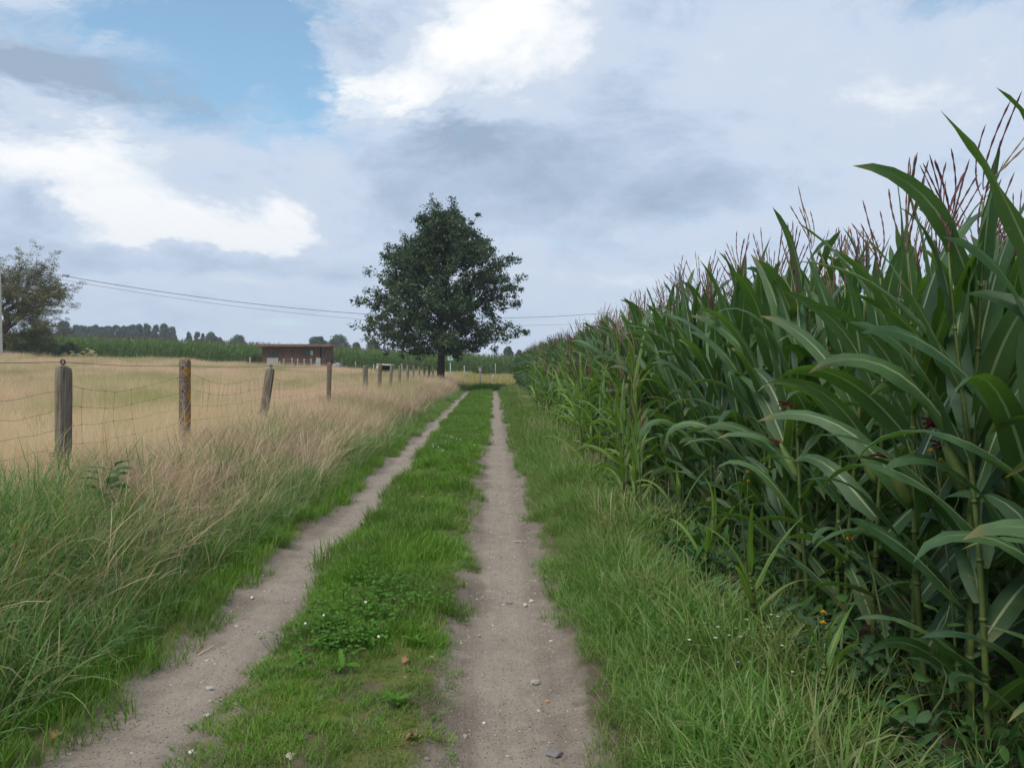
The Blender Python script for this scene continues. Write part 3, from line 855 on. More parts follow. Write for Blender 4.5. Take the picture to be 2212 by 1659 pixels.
def build_stones():
    rg = np.random.default_rng(21)
    gr = [stone_mesh(f'pebble_{i}', rg, rg.uniform(.4, .8), n=1) for i in range(8)]
    def gm(X, Y):
        ins = ((X > -1.66) & (X < -1.1)) | ((X > -.22) & (X < .38))
        pot = np.exp(-((X - .05) / .16) ** 2) * (np.exp(-((Y - 5.55) / .35) ** 2) + .9 * np.exp(-((Y - 9.3) / .55) ** 2))
        return np.where(ins, .16 + .84 * pot + .12 * vnoise(X, Y, 3, 2), .02)
    X, Y = sample(-1.75, .45, 2.0, 14, 2600, rg, gm)
    P, r = place(X, Y, rg, .3)
    P[:, 2] += .007
    s = np.clip(rg.lognormal(math.log(.0044), .5, len(X)), .002, .017)
    scatter('gravel', gr, P, r, s, 'loose grey and cream gravel lying in the ruts')
    X, Y = sample(-1.7, .4, 14, 48, 26, rg, gm)
    P, r = place(X, Y, rg, .3); P[:, 2] += .01
    scatter('gravel', gr, P, r, rg.uniform(.008, .02, len(X)), 'gravel farther along the ruts')
    # stones one can pick out
    L = [(1199, 1632, .030, 'stone_grey', 'rough grey clod of stone at the bottom edge of the right rut'),
         (1102, 1305, .020, 'stone_blue', 'bluish grey stone in front of the gravel pothole in the right rut'),
         (1148, 1302, .020, 'stone_cream', 'cream stone right of the bluish stone in the right rut'),
         (1135, 1310, .018, 'stone_cream', 'flat pale crumbly stone left of the cream one in the right rut'),
         (1120, 1172, .030, 'stone_pale', 'long thin pale grey sliver of stone lying across the right rut'),
         (1155, 1478, .024, 'stone_pale', 'pale knobbly stone on the right side of the right rut'),
         (1036, 1377, .011, 'stone_pale', 'tiny pale stone low on the left side of the right rut'),
         (627, 1640, .024, 'stone_cream', 'cream stone in the moss at the foot of the middle strip'),
         (454, 1492, .022, 'stone_pale', 'pale flat stone near the right side of the left rut'),
         (448, 1551, .015, 'stone_cream', 'small cream stone nearer the camera in the left rut'),
         (545, 1294, .014, 'stone_white', 'white chip of stone halfway along the left rut'),
         (524, 1318, .016, 'stone_blue', 'dull bluish flat stone close to the left bank in the left rut'),
         (414, 1630, .014, 'stone_white', 'small white stone at the bottom of the left rut'),
         (1182, 1520, .013, 'stone_orange', 'small orange brick chip in the right rut')]
    for k, c in {'stone_grey': (.20, .19, .185), 'stone_blue': (.24, .27, .30), 'stone_cream': (.50, .45, .37), 'stone_pale': (.40, .39, .37), 'stone_white': (.6, .59, .56), 'stone_orange': (.45, .24, .13)}.items():
        M[k] = simple_mat(k, c, .85, .2, .35, 40)
    for (px, py, s, m, lab) in L:
        d = at(px, py, 10) - Vector((0, 0, CAM_H))
        Y = CAM_H / (-d.z) * d.y
        X = d.x * Y / d.y
        for _ in range(3):
            t = (CAM_H - gz(X, Y)) / (-d.z); X, Y = d.x * t, d.y * t
        sl = (s * 2.2, s * .55, s * .5) if 'sliver' in lab else (s, s, s)
        ob('stone', stone_mesh('stone', rg, .6, m, 2, .3), None, (X, Y, gz(X, Y) + .010), (0, 0, .12 if 'sliver' in lab else rg.uniform(0, 6)), sl, label=lab, category='stone')


build_stones()


# ------------------------------------------------------------------ maize
def leaf_strip(g, rg, o, az, L, W, th0, th1, p=1.4, tw0=0., tw1=0., bend=0., seg=9, wave=.10, fold=.22, prof='maize', cross=(-1, -.5, 0, .5, 1)):
    """one long leaf: arching midrib, folded blade, wavy margins"""
    t = np.linspace(0, 1, seg + 1)
    th = th0 + (th1 - th0) * t ** p
    a = az + bend * t ** 2
    T = np.stack([np.cos(a) * np.sin(th), np.sin(a) * np.sin(th), np.cos(th)], -1)
    C = np.array(o, float) + np.concatenate([np.zeros((1, 3)), np.cumsum((T[1:] + T[:-1]) / 2 * (L / seg), 0)])
    S0 = np.stack([-np.sin(a), np.cos(a), np.zeros_like(a)], -1)
    N0 = np.cross(T, S0)
    tw = tw0 + (tw1 - tw0) * t
    S = S0 * np.cos(tw)[:, None] + N0 * np.sin(tw)[:, None]
    Nn = -S0 * np.sin(tw)[:, None] + N0 * np.cos(tw)[:, None]
    if prof == 'maize':
        w = W / 2 * np.minimum(1, .45 + 2.6 * t) * np.clip(1 - t, 0, 1) ** .55 * (1 - .18 * t)
    else:
        w = W / 2 * np.sin(np.pi * np.clip(t, .03, .985)) ** .8
    c = np.array(cross, float)
    ph, ph2, fr = rg.uniform(0, 6.28), rg.uniform(0, 6.28), rg.uniform(2.2, 4.2)
    wv = wave * np.sin(6.283 * fr * t + ph)[:, None] * np.where(c > 0, 1, 0)[None] + wave * np.sin(6.283 * fr * 1.1 * t + ph2)[:, None] * np.where(c < 0, 1, 0)[None]
    V = C[:, None] + S[:, None] * (c[None] * w[:, None])[..., None] - Nn[:, None] * ((fold * np.abs(c)[None] + wv * c[None] ** 2) * w[:, None])[..., None]
    nc = len(c)
    i = np.arange(seg)[:, None] * nc + np.arange(nc - 1)[None]
    q = np.stack([i, i + 1, i + 1 + nc, i + nc], -1).reshape(-1, 4)
    uv = np.stack(np.broadcast_arrays(((c + 1) / 2)[None], t[:, None]), -1)
    g.add(V.reshape(-1, 3), q, None, uv.reshape(-1, 2))
    return C


def maize_variant(seed, H=2.0, nleaf=12, leafL=(.58, .84), leafW=(.12, .155), mat='maize', ear=True, tassel=True, z0=.22, spread=.75):
    """parts of one maize plant: list of (part name, mesh)"""
    rg = np.random.default_rng(seed)
    parts = []
    zz = np.linspace(0, H, 14)
    cx = .012 * np.sin(zz * 3 + rg.uniform(0, 6)); cyy = .012 * np.sin(zz * 2.6 + rg.uniform(0, 6))
    rad = np.interp(zz, [0, .3, H * .6, H], [.0145, .0135, .010, .0045])
    g = Geo().tube(np.stack([cx, cyy, zz], -1), rad, 6)
    for zn in np.linspace(.12, H * .85, 8):
        g.tube([[np.interp(zn, zz, cx), np.interp(zn, zz, cyy), zn - .007], [np.interp(zn, zz, cx), np.interp(zn, zz, cyy), zn + .007]], np.interp(zn, zz, rad) * 1.25, 6)
    parts.append(('stalk', g.mesh('stalk', M['stalk'])))
    az0 = rg.normal(0, .35)
    for i in range(nleaf):
        f = i / (nleaf - 1)
        z = z0 + (H * .86 - z0) * f ** 1.0
        a = az0 + (math.pi if i % 2 else 0) + rg.normal(0, spread)
        L = rg.uniform(*leafL) * np.interp(f, [0, .15, .5, .85, 1], [.70, .9, 1.14, 1.02, .80])
        th0 = np.interp(f, [0, .5, .75, 1], [.80, .55, .36, .17]) + rg.normal(0, .10)
        th1 = np.interp(f, [0, .38, .60, .80, 1], [2.5, 2.4, 2.0, 1.3, .50]) + rg.normal(0, .40)
        g = Geo()
        leaf_strip(g, rg, (np.interp(z, zz, cx), np.interp(z, zz, cyy), z), a, L, rg.uniform(*leafW) * np.interp(f, [0, .3, .8, 1], [.75, 1, 1.02, .85]), th0, max(th1, th0 + .1),
                   rg.uniform(1.7, 3.0), rg.normal(0, .25), rg.normal(0, .9), rg.normal(0, .4), 11, rg.uniform(.06, .20), rg.uniform(.12, .35))
        parts.append(('leaf', g.mesh('leaf', M[mat])))
    if tassel:
        g = Geo()
        top = np.array([cx[-1], cyy[-1], H])
        nb = rg.integers(3, 8); lx, ly = rg.normal(0, .5, 2); ta = rg.uniform(0, .95)
        for b in range(nb + 1):
            Lb = rg.uniform(.34, .46) if b == 0 else rg.uniform(.18, .30)
            a = rg.uniform(0, 6.28); sp = 0.03 if b == 0 else rg.uniform(.18, .60)
            s = top + np.array([0, 0, -.04 if b == 0 else rg.uniform(0.0, .10)])
            t = np.linspace(0, 1, 13)
            P = s + np.stack([np.cos(a) * np.sin(sp) * t * Lb * (1 - .25 * t), np.sin(a) * np.sin(sp) * t * Lb * (1 - .25 * t), np.cos(sp) * t * Lb + .03 * t * t], -1)
            rd = np.where(np.arange(13) % 2 == 0, .0022, .0042); rd[:2] = .002; rd[-1] = .001
            g.tube(P + np.array([lx, ly, 0]) * (t ** 1.5)[:, None] * .12, rd, 4, cap=False, a=np.clip(ta + rg.normal(0, .1), 0, .99))
        parts.append(('tassel', g.mesh('tassel', M['tassel'])))
    if ear:
        a = az0 + rg.choice([0, math.pi]) + rg.normal(0, .5); z = H * rg.uniform(.40, .5)
        t = np.linspace(0, 1, 8); Le = .23
        dirv = np.array([np.cos(a) * .42, np.sin(a) * .42, .9]); dirv /= np.linalg.norm(dirv)
        P = np.array([cx[5], cyy[5], z]) + dirv * (t * Le)[:, None] + np.array([np.cos(a), np.sin(a), 0]) * .012
        g = Geo().tube(P, np.array([.012, .020, .025, .027, .025, .020, .014, .007]), 7)
        parts.append(('ear', g.mesh('ear', M['husk'])))
        g = Geo()
        for k in range(9):
            q = rg.normal(0, .35, 3)
            tt = np.linspace(0, 1, 4)[:, None]
            g.tube(P[-1] + (dirv + q) * tt * .05 + np.array([0, 0, -.035]) * tt ** 2, .0045, 3, cap=False)
        parts.append(('silk', g.mesh('silk', M['silk'])))
    return parts


def joined(parts, name):
    """the same plant as one mesh, for the mass of the field"""
    Vs, Q, T, U, A, mi, mats, n = [], [], [], [], [], [], [], 0
    for nm, me in parts:
        k = len(me.vertices)
        co = np.empty(k * 3, np.float32); me.vertices.foreach_get('co', co)
        Vs.append(co.reshape(-1, 3))
        if me.materials[0] not in mats:
            mats.append(me.materials[0])
        u = np.zeros((k, 2), np.float32)
        for pl in me.polygons:
            (Q if len(pl.vertices) == 4 else T).append((tuple(v + n for v in pl.vertices), mats.index(me.materials[0])))
        li = np.empty(len(me.loops), np.int32); me.loops.foreach_get('vertex_index', li)
        ul = np.empty(len(me.loops) * 2, np.float32); me.uv_layers[0].data.foreach_get('uv', ul)
        u[li] = ul.reshape(-1, 2)
        U.append(u)
        r = np.empty(k, np.float32); me.attributes['rnd'].data.foreach_get('value', r); A.append(r)
        n += k
    me = make_mesh(name, np.concatenate(Vs), [q for q, _ in Q] or None, [t for t, _ in T] or None, np.concatenate(U), {'rnd': np.concatenate(A)}, mats)
    me.polygons.foreach_set('material_index', np.array([m for _, m in Q] + [m for _, m in T], np.int32))
    return me


def ordinal(n):
    w = ['zeroth', 'first', 'second', 'third', 'fourth', 'fifth', 'sixth', 'seventh', 'eighth', 'ninth', 'tenth']
    return w[n] if n < 11 else f"{n}{'th' if 10 < n % 100 < 14 else {1: 'st', 2: 'nd', 3: 'rd'}.get(n % 10, 'th')}"


def build_maize():
    rg = np.random.default_rng(31)
    tall = [maize_variant(500 + i, H=1.87 + .05 * (i % 3), nleaf=12, ear=i % 2 == 0) for i in range(9)]
    pale = [maize_variant(600 + i, H=1.05 + .12 * i, nleaf=8, leafL=(.5, .72), leafW=(.055, .08), mat='maize_pale', ear=i == 1, z0=.12) for i in range(4)]
    tiny = [maize_variant(650 + i, H=.42 + .1 * i, nleaf=7, leafL=(.34, .5), leafW=(.035, .05), mat='maize_pale', ear=False, tassel=False, z0=.06) for i in range(2)]
    rows = 1.84 + .72 * np.arange(17)
    cand = []
    for k, xr in enumerate(rows):
        ys = np.arange(1.6, 58.5, .165)
        for y in ys:
            if rg.random() < .06:
                continue
            cand.append((xr + rg.normal(0, .035), y + rg.normal(0, .035), k))
    C = np.array(cand)
    vis = (C[:, 0] < .64 * C[:, 1] + .75)
    keep_all = (C[:, 0] < .66 * C[:, 1] + 5)
    score = np.where(vis, 1 / C[:, 1] * np.array([1, .62, .33, .2, .12] + [.05] * 12)[C[:, 2].astype(int)], 0)
    NT_, NP, NTI = 255, 40, 4
    order = np.argsort(-score)[:NT_]
    chosen = np.zeros(len(C), bool); chosen[order] = True

    def plant(parts, name, x, y, rz, s, label, group=None, tilt=(0, 0)):
        e = thing(name, label, 'maize plant', (x, y, gz(x, y) - .01), (tilt[0], tilt[1], rz), s, group)
        silk_parent = None
        for nm, me in parts:
            o = bpy.data.objects.new(nm, me)
            COL.objects.link(o)
            o.parent = silk_parent if nm == 'silk' else e
            if nm == 'ear':
                silk_parent = o
        return e

    # the plants that show largest, each one a thing
    ch = C[order]
    first = ch[:, 2] == 0
    ysort = np.sort(ch[first][:, 1])
    for i, (x, y, k) in enumerate(ch):
        v = tall[int(rg.integers(len(tall)))]
        rz = rg.normal(0, .6) + (math.pi if rg.random() < .5 else 0)
        s = rg.uniform(.93, 1.07)
        tl = (rg.normal(0, .03), rg.normal(-.02, .03))
        look = ('leaning towards the track' if tl[1] < -.045 else 'leaning into the field' if tl[1] > .01 else 'upright') + (', with ear' if any(q[0] == 'ear' for q in v) else '')
        if k == 0:
            j = int(np.searchsorted(ysort, y)) + 1
            lab, grp = f'front-row tall maize plant, {ordinal(j)} from the camera, {look}', 'front row of tall maize'
        else:
            j = int(np.sum(ch[ch[:, 2] == k][:, 1] < y)) + 1
            lab, grp = f'{ordinal(int(k) + 1)}-row tall maize plant, {ordinal(j)} from the camera, {look}', 'maize rows behind the front row'
        plant(v, 'maize_plant', x, y, rz, s, lab, grp, tl)
    # paler, shorter plants on the headland in front of the tall row
    px = []
    for y in np.concatenate([np.arange(7.0, 12.5, .27), np.arange(12.8, 26, .65)]):
        px.append((1.30 + .10 * math.sin(y * 2.3) + rg.normal(0, .10) + .004 * y, y + rg.normal(0, .06)))
    for i, (x, y) in enumerate(px[:NP]):
        lab = f'short yellow-green headland maize plant, {ordinal(i + 1)} from the camera in the pale row'
        grp = 'pale short maize on the headland'
        sc_ = np.interp(y, [7, 8.2, 9.5, 26], [.72, .95, 1.08, 1.15]) * rg.uniform(.88, 1.1)
        plant(pale[int(rg.integers(4))], 'maize_plant', x, y, rg.uniform(0, 6.28), sc_, lab, grp, (rg.normal(0, .06), rg.normal(-.05, .06)))
    plant(tiny[0], 'maize_plant', 1.36, 4.25, .4, 1.1, 'small stunted maize plant with spiky leaves above the white flowers', None, (0, -.12))
    plant(tiny[1], 'maize_plant', 1.30, 5.3, 2.0, 1.0, 'small leaning maize plant in front of the dark maize stalks', None, (.1, -.35))
    plant(tiny[0], 'maize_plant', 1.34, 3.35, 1.1, .75, 'stunted maize seedling at the lower edge of the maize stand', None, (0, .1))
    plant(tiny[1], 'maize_plant', 1.44, 6.35, .2, 1.0, 'small maize plant with broad upright leaves beside the verge grass', None, (0, -.05))

    # everything else: one mass
    rest = C[(~chosen) & keep_all & ((C[:, 2] < 9) | (np.arange(len(C)) % 2 == 0))]
    J = [joined(v, f'maize_{i}') for i, v in enumerate(tall)]
    n = len(rest)
    P = np.stack([rest[:, 0], rest[:, 1], ground_z(rest[:, 0], rest[:, 1]) - .01], -1)
    rot = np.stack([rg.normal(0, .03, n), rg.normal(-.02, .03, n), rg.normal(0, .35, n) + math.pi * rg.integers(0, 2, n)], -1)
    scatter('maize_field', J, P, rot, rg.uniform(.92, 1.08, n), 'dense dark green maize field filling the right side')
    # the far field across the meadow
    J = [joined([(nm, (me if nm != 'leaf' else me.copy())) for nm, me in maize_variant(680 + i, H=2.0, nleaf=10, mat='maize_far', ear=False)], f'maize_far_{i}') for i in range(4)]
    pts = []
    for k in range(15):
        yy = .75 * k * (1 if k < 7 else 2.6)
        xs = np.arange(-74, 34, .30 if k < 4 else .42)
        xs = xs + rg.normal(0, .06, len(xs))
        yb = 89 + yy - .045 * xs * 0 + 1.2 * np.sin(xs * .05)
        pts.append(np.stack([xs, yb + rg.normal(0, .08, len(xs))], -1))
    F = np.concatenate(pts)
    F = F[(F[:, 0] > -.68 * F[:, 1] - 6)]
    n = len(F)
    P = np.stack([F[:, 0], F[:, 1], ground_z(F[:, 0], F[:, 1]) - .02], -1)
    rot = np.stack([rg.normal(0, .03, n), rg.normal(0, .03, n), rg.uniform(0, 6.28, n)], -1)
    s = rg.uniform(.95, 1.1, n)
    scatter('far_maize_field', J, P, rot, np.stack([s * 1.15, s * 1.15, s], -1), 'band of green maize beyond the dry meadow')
    # shade and litter under the stand is natural; low weeds fill its edge
    wm = []
    for i in range(6):
        r2 = np.random.default_rng(700 + i); g = Geo()
        for k in range(16):
            a = r2.uniform(0, 6.28)
            leaf_strip(g, r2, (r2.normal(0, .05), r2.normal(0, .05), r2.uniform(0, .18)), a, r2.uniform(.06, .16), r2.uniform(.025, .055), r2.uniform(.2, .8), r2.uniform(1.1, 2.2), 1.2, 0, r2.normal(0, .4), r2.normal(0, .4), 4, .15, .15, 'broad', (-1, 0, 1))
        wm.append(g.mesh(f'weed_{i}', M['weed' if i % 2 else 'thistle']))
    X, Y = sample(1.0, 3.0, 2.2, 13, 38, rg, lambda x, y: sstep(1.08, 1.42, x) * (1 - .6 * sstep(1.9, 3.2, x)))
    P, r = place(X, Y, rg, .15)
    scatter('undergrowth', wm, P, r, rg.uniform(.55, 1.05, len(X)), 'dark leafy weeds under the edge of the maize')


build_maize()


# ------------------------------------------------------------------ trees
def interp_r(z, az, prof):
    zs, lf, rt = prof
    l, r = np.interp(z, zs, lf), np.interp(z, zs, rt)
    f = (1 + math.cos(az)) / 2
    return l + (r - l) * f


def leaf_cloud(g, rg, C, rad, n_each, size, up=.5, flat=.8):
    """n_each small leaf faces around each cluster centre"""
    C = np.repeat(np.asarray(C, float), n_each, 0); rad = np.repeat(np.asarray(rad, float), n_each)
    n = len(C)
    d = rg.normal(0, 1, (n, 3)); d /= np.linalg.norm(d, axis=1)[:, None]
    d[:, 2] *= flat
    P = C + d * (rad * rg.random(n) ** .55)[:, None]
    nrm = d * .6 + rg.normal(0, .7, (n, 3)); nrm[:, 2] += up
    nrm /= np.linalg.norm(nrm, axis=1)[:, None]
    a = np.cross(nrm, rg.normal(0, 1, (n, 3))); a /= np.linalg.norm(a, axis=1)[:, None] + 1e-9
    b = np.cross(nrm, a)
    s = rg.uniform(size[0], size[1], n)[:, None]
    V = np.stack([P - a * s, P + b * s * .42 + nrm * s * .1, P + a * s, P - b * s * .42 + nrm * s * .1], 1)
    q = np.arange(n * 4).reshape(-1, 4)
    rc = np.repeat(rg.random(n // n_each if n_each else 0), n_each)
    g.add(V.reshape(-1, 3), q, None, np.tile([[0, 0], [1, 0], [1, 1], [0, 1]], (n, 1)), np.repeat(np.clip(rc * .65 + rg.random(n) * .35, 0, 1), 4))


def limb(g, rg, a, b, r0, r1, sag=0.0, n=6, wob=.06):
    t = np.linspace(0, 1, n)[:, None]
    a, b = np.array(a, float), np.array(b, float)
    L = np.linalg.norm(b - a)
    P = a + (b - a) * t + np.array([0, 0, 1.0]) * (sag * L * t * (1 - t)) * 2
    P[1:-1] += rg.normal(0, wob * L * .3, (n - 2, 3))
    g.tube(P, np.linspace(r0, r1, n), 6 if r0 > .05 else 4, cap=False)
    return P


def build_oak():
    rg = np.random.default_rng(41)
    base = at(950, 812, 50.0)
    base.z = gz(base.x, base.y)
    prof = ([1.95, 2.35, 3.3, 5.1, 7.2, 8.8, 9.8, 10.7], [2.6, 4.4, 5.05, 4.75, 3.9, 2.3, 1.35, .5], [2.4, 4.4, 5.25, 5.0, 4.4, 2.8, 1.6, .5])
    root = thing('oak_tree', 'lone dark green oak tree beside the end of the track', 'tree', base)
    g = Geo(); C, Rr = [], []
    tz = np.linspace(-.15, 8.4, 12)
    trunk = np.stack([.25 * (tz / 9) + .05 * np.sin(tz * 1.1), .06 * np.cos(tz * .9), tz], -1)
    g.tube(trunk, np.interp(tz, [-.15, .3, 1.5, 4, 8.4], [.36, .25, .205, .14, .05]), 9, cap=False)
    tops = [((-.45, .2, 10.75), (-.1, 0, 5.5)), ((.75, -.1, 10.7), (.2, 0, 5.8)), ((2.25, .2, 10.15), (.3, 0, 6.4)), ((.2, .5, 9.6), (.1, 0, 5)), ((-1.2, -.5, 9.5), (0, 0, 5)), ((1.6, -.4, 9.3), (.2, 0, 5.2))]
    twigs = []
    for e, s in tops:
        P = limb(g, rg, s, e, .09, .015, .05, 8, .03)
        for k in range(3, 8):
            twigs += [(P[k] + rg.normal(0, .22 if e[0] < 2 else .05, 3), .30 + .25 * (8 - k) / 5 if e[0] < 2 else .20) for _ in range(4 if e[0] < 2 else 1)]
    for i in range(60):
        z0 = np.interp(i / 59, [0, 1], [2.1, 7.8]); az = i * 2.39996 + rg.normal(0, .25)
        elev = np.interp(z0, [1.7, 3, 6, 8], [.25, .55, .85, 1.05]) + rg.normal(0, .12)
        if z0 < 2.6: elev = rg.uniform(.0, .3)
        Rm = interp_r(z0 + .9, az, prof) * rg.uniform(.70, .98)
        s = np.array([np.interp(z0, tz, trunk[:, 0]), np.interp(z0, tz, trunk[:, 1]), z0])
        e = s + np.array([math.cos(az) * Rm, math.sin(az) * Rm, math.tan(min(elev, 1.1)) * Rm * .7])
        e[2] = min(e[2], 10.0)
        lim = interp_r(e[2], az, prof) * .95; hr = math.hypot(e[0], e[1])
        if hr > lim:
            e[:2] *= lim / hr
        P = limb(g, rg, s, e, .06 if z0 < 5 else .04, .010, .08, 7)
        twigs += [(P[-1], .34), (P[-2], .45), (P[-3], .5)]
    # leaf clumps: lumps of foliage spread through the outer crown, on short twigs
    lump_az = rg.uniform(0, 6.28, 46); lump_z = rg.uniform(2.2, 10.0, 46)
    cnt = 0
    while cnt < 1650:
        z = 2.0 + 8.2 * rg.random() ** 1.15; az = rg.uniform(0, 6.28)
        rmax = interp_r(z, az, prof)
        dz = np.abs(lump_z - z); da = np.abs((lump_az - az + np.pi) % (2 * np.pi) - np.pi) * rmax
        near_l = np.exp(-((dz / .62) ** 2 + (da / .72) ** 2)).max()
        if rg.random() > .12 + .88 * near_l: continue
        rr = rmax * math.sqrt(rg.uniform(.10, 1)) * (.62 + .48 * near_l)
        c = np.array([.25 * z / 9 + math.cos(az) * rr, math.sin(az) * rr, z + rg.normal(0, .1)])
        twigs.append((c, rg.uniform(.26, .50))); cnt += 1
        if cnt % 3 == 0:
            limb(g, rg, c * np.array([.72, .72, .93]), c, .014, .005, .03, 4)
    for i in range(9):       # fringe of hanging sprays under the crown
        az = rg.uniform(0, 6.28); rr = rg.uniform(.6, 3.7)
        s = np.array([math.cos(az) * rr, math.sin(az) * rr, 2.5]); e = s + np.array([rg.normal(0, .2), rg.normal(0, .2), -rg.uniform(.35, .95)])
        limb(g, rg, s + [0, 0, .5], e, .012, .004, 0, 4); twigs.append((e, .22)); twigs.append(((s + e) / 2, .28))
    ob('trunk', g.mesh('trunk', M['bark']), root)
    cg = Geo()
    C = np.array([p for p, _ in twigs]); Rr = np.array([r for _, r in twigs])
    leaf_cloud(cg, rg, C, Rr, 40, (.06, .125), .35)
    # loose single sprays beyond the outline
    idx = rg.choice(len(C), 260)
    out = C[idx] + (C[idx] - np.array([0, 0, 4.5])) * rg.uniform(.02, .10, (260, 1))
    leaf_cloud(cg, rg, out, np.full(260, .20), 12, (.05, .085), .3)
    ob('crown', cg.mesh('crown', M['oak']), root)


def build_left_tree():
    rg = np.random.default_rng(43)
    base = at(0, 772, 76.0); base.z = gz(base.x, base.y)
    root = thing('field_tree', 'olive-brown tree with dark forked limbs behind the pale pole', 'tree', base, scale=(.95, .95, .80))
    g = Geo(); tw = []
    tz = np.linspace(-.2, 3.2, 6)
    g.tube(np.stack([.12 * tz, 0 * tz, tz], -1), np.linspace(.42, .30, 6), 8, cap=False)
    mains = [((.4, 0, 3.1), (3.2, .5, 9.4)), ((.4, 0, 3.0), (-2.5, .3, 9.3)), ((.3, 0, 2.6), (4.6, -.6, 6.3)), ((.3, 0, 2.2), (3.6, .6, 2.9)), ((.4, 0, 3.2), (1.2, 1.5, 10.0)), ((.4, 0, 3.2), (.5, -1.6, 9.6)), ((.2, 0, 2.4), (-4, -.3, 6.2)), ((.4, 0, 3), (5.0, 1, 7.4)), ((.4, 0, 3), (2.2, -2, 7.5)), ((.4, 0, 3.0), (4.0, 1.4, 8.6))]
    for s, e in mains:
        P = limb(g, rg, s, e, .2, .04, .08, 9, .10)
        for k in range(3, 9):
            for q in range(6):
                d = P[k] - P[k - 1]; d /= np.linalg.norm(d)
                dr = d * .6 + rg.normal(0, .65, 3); dr[2] -= .08
                L = rg.uniform(.8, 1.9) * (1.1 - .06 * k)
                E = P[k] + dr * L
                Q = limb(g, rg, P[k], E, .04, .010, -.04, 5, .1)
                tw += [(Q[-1], rg.uniform(.4, .75)), (Q[3], rg.uniform(.4, .75)), (Q[2], .5)]
                for w in range(2):
                    E2 = Q[-1] + (dr + rg.normal(0, .5, 3) + [0.1, 0, -.2]) * rg.uniform(.35, .8)
                    limb(g, rg, Q[-1], E2, .012, .004, -.03, 4); tw.append((E2, .42))
    ob('trunk', g.mesh('trunk', M['bark']), root)
    cg = Geo()
    leaf_cloud(cg, rg, [p for p, _ in tw], [r for _, r in tw], 34, (.05, .10), .2, .7)
    ob('crown', cg.mesh('crown', M['olive']), root)


def bush(name, label, cat, base, size, n, leaf=(.06, .14), mat='hedge', seed=1, group=None, dens=40, stem=True):
    rg = np.random.default_rng(seed)
    root = thing(name, label, cat, base, group=group)
    C = rg.uniform(-1, 1, (n, 3))
    r = np.linalg.norm(C, axis=1); C = C[r < 1.1]
    C[:, 2] = np.abs(C[:, 2])
    C = C * np.array(size) * np.array([.5, .5, 1]) * .9
    g = Geo()
    leaf_cloud(g, rg, C, np.full(len(C), min(size) * .22), dens, leaf, .3)
    ob('foliage', g.mesh('foliage', M[mat]), root)
    if stem:
        s = Geo()
        for k in range(5):
            e = C[rg.integers(len(C))]
            limb(s, rg, (rg.normal(0, .08), rg.normal(0, .08), -.1), e, .035, .01, 0, 5)
        ob('stem', s.mesh('stem', M['bark']), root)
    return root


def far_tree(label, pxc, y_top, w_px, dist, kind='round', seed=0, group=None):
    rg = np.random.default_rng(seed)
    top = at(pxc, y_top, dist)
    b = Vector((top.x, top.y, gz(top.x, top.y)))
    H = top.z - b.z; W = w_px * dist / F_PX
    root = thing('poplar_tree' if kind == 'poplar' else 'distant_tree', label, 'tree', b, group=group)
    g = Geo().tube([[0, 0, -.2], [.1, 0, H * .35], [0, 0, H * .8]], [W * .05 + .1, W * .035 + .08, .05], 6)
    if kind == 'poplar':
        n = 42; hz = rg.random(n) ** .9
        z = H * (.18 + .80 * hz); rr = W * .5 * np.sin(np.pi * np.clip(.12 + hz * .86, 0, 1)) ** .7
    elif kind == 'high':
        n = 60; hz = rg.random(n); z = H * (.42 + .54 * hz); rr = W * .62 * np.sqrt(np.clip(1 - (2 * hz - .8) ** 2 * .5, 0.1, 1))
    else:
        n = 70; hz = rg.random(n); z = H * (.15 + .83 * hz); rr = W * .5 * np.sqrt(np.clip(1 - hz ** 2.2, .02, 1))
    az = rg.uniform(0, 6.28, n); q = np.sqrt(rg.uniform(.15, 1, n)) * .88
    C = np.stack([np.cos(az) * rr * q, np.sin(az) * rr * q, z], -1)
    for c in C[:6]:
        limb(g, rg, (0, 0, c[2] * .6), c, W * .012 + .03, .03, 0, 4)
    ob('trunk', g.mesh('trunk', M['bark']), root)
    cg = Geo()
    leaf_cloud(cg, rg, C, W * rg.uniform(.14, .25, n), 90, (dist * .0008, dist * .0017), .3)
    ob('crown', cg.mesh('crown', M['farleaf']), root)


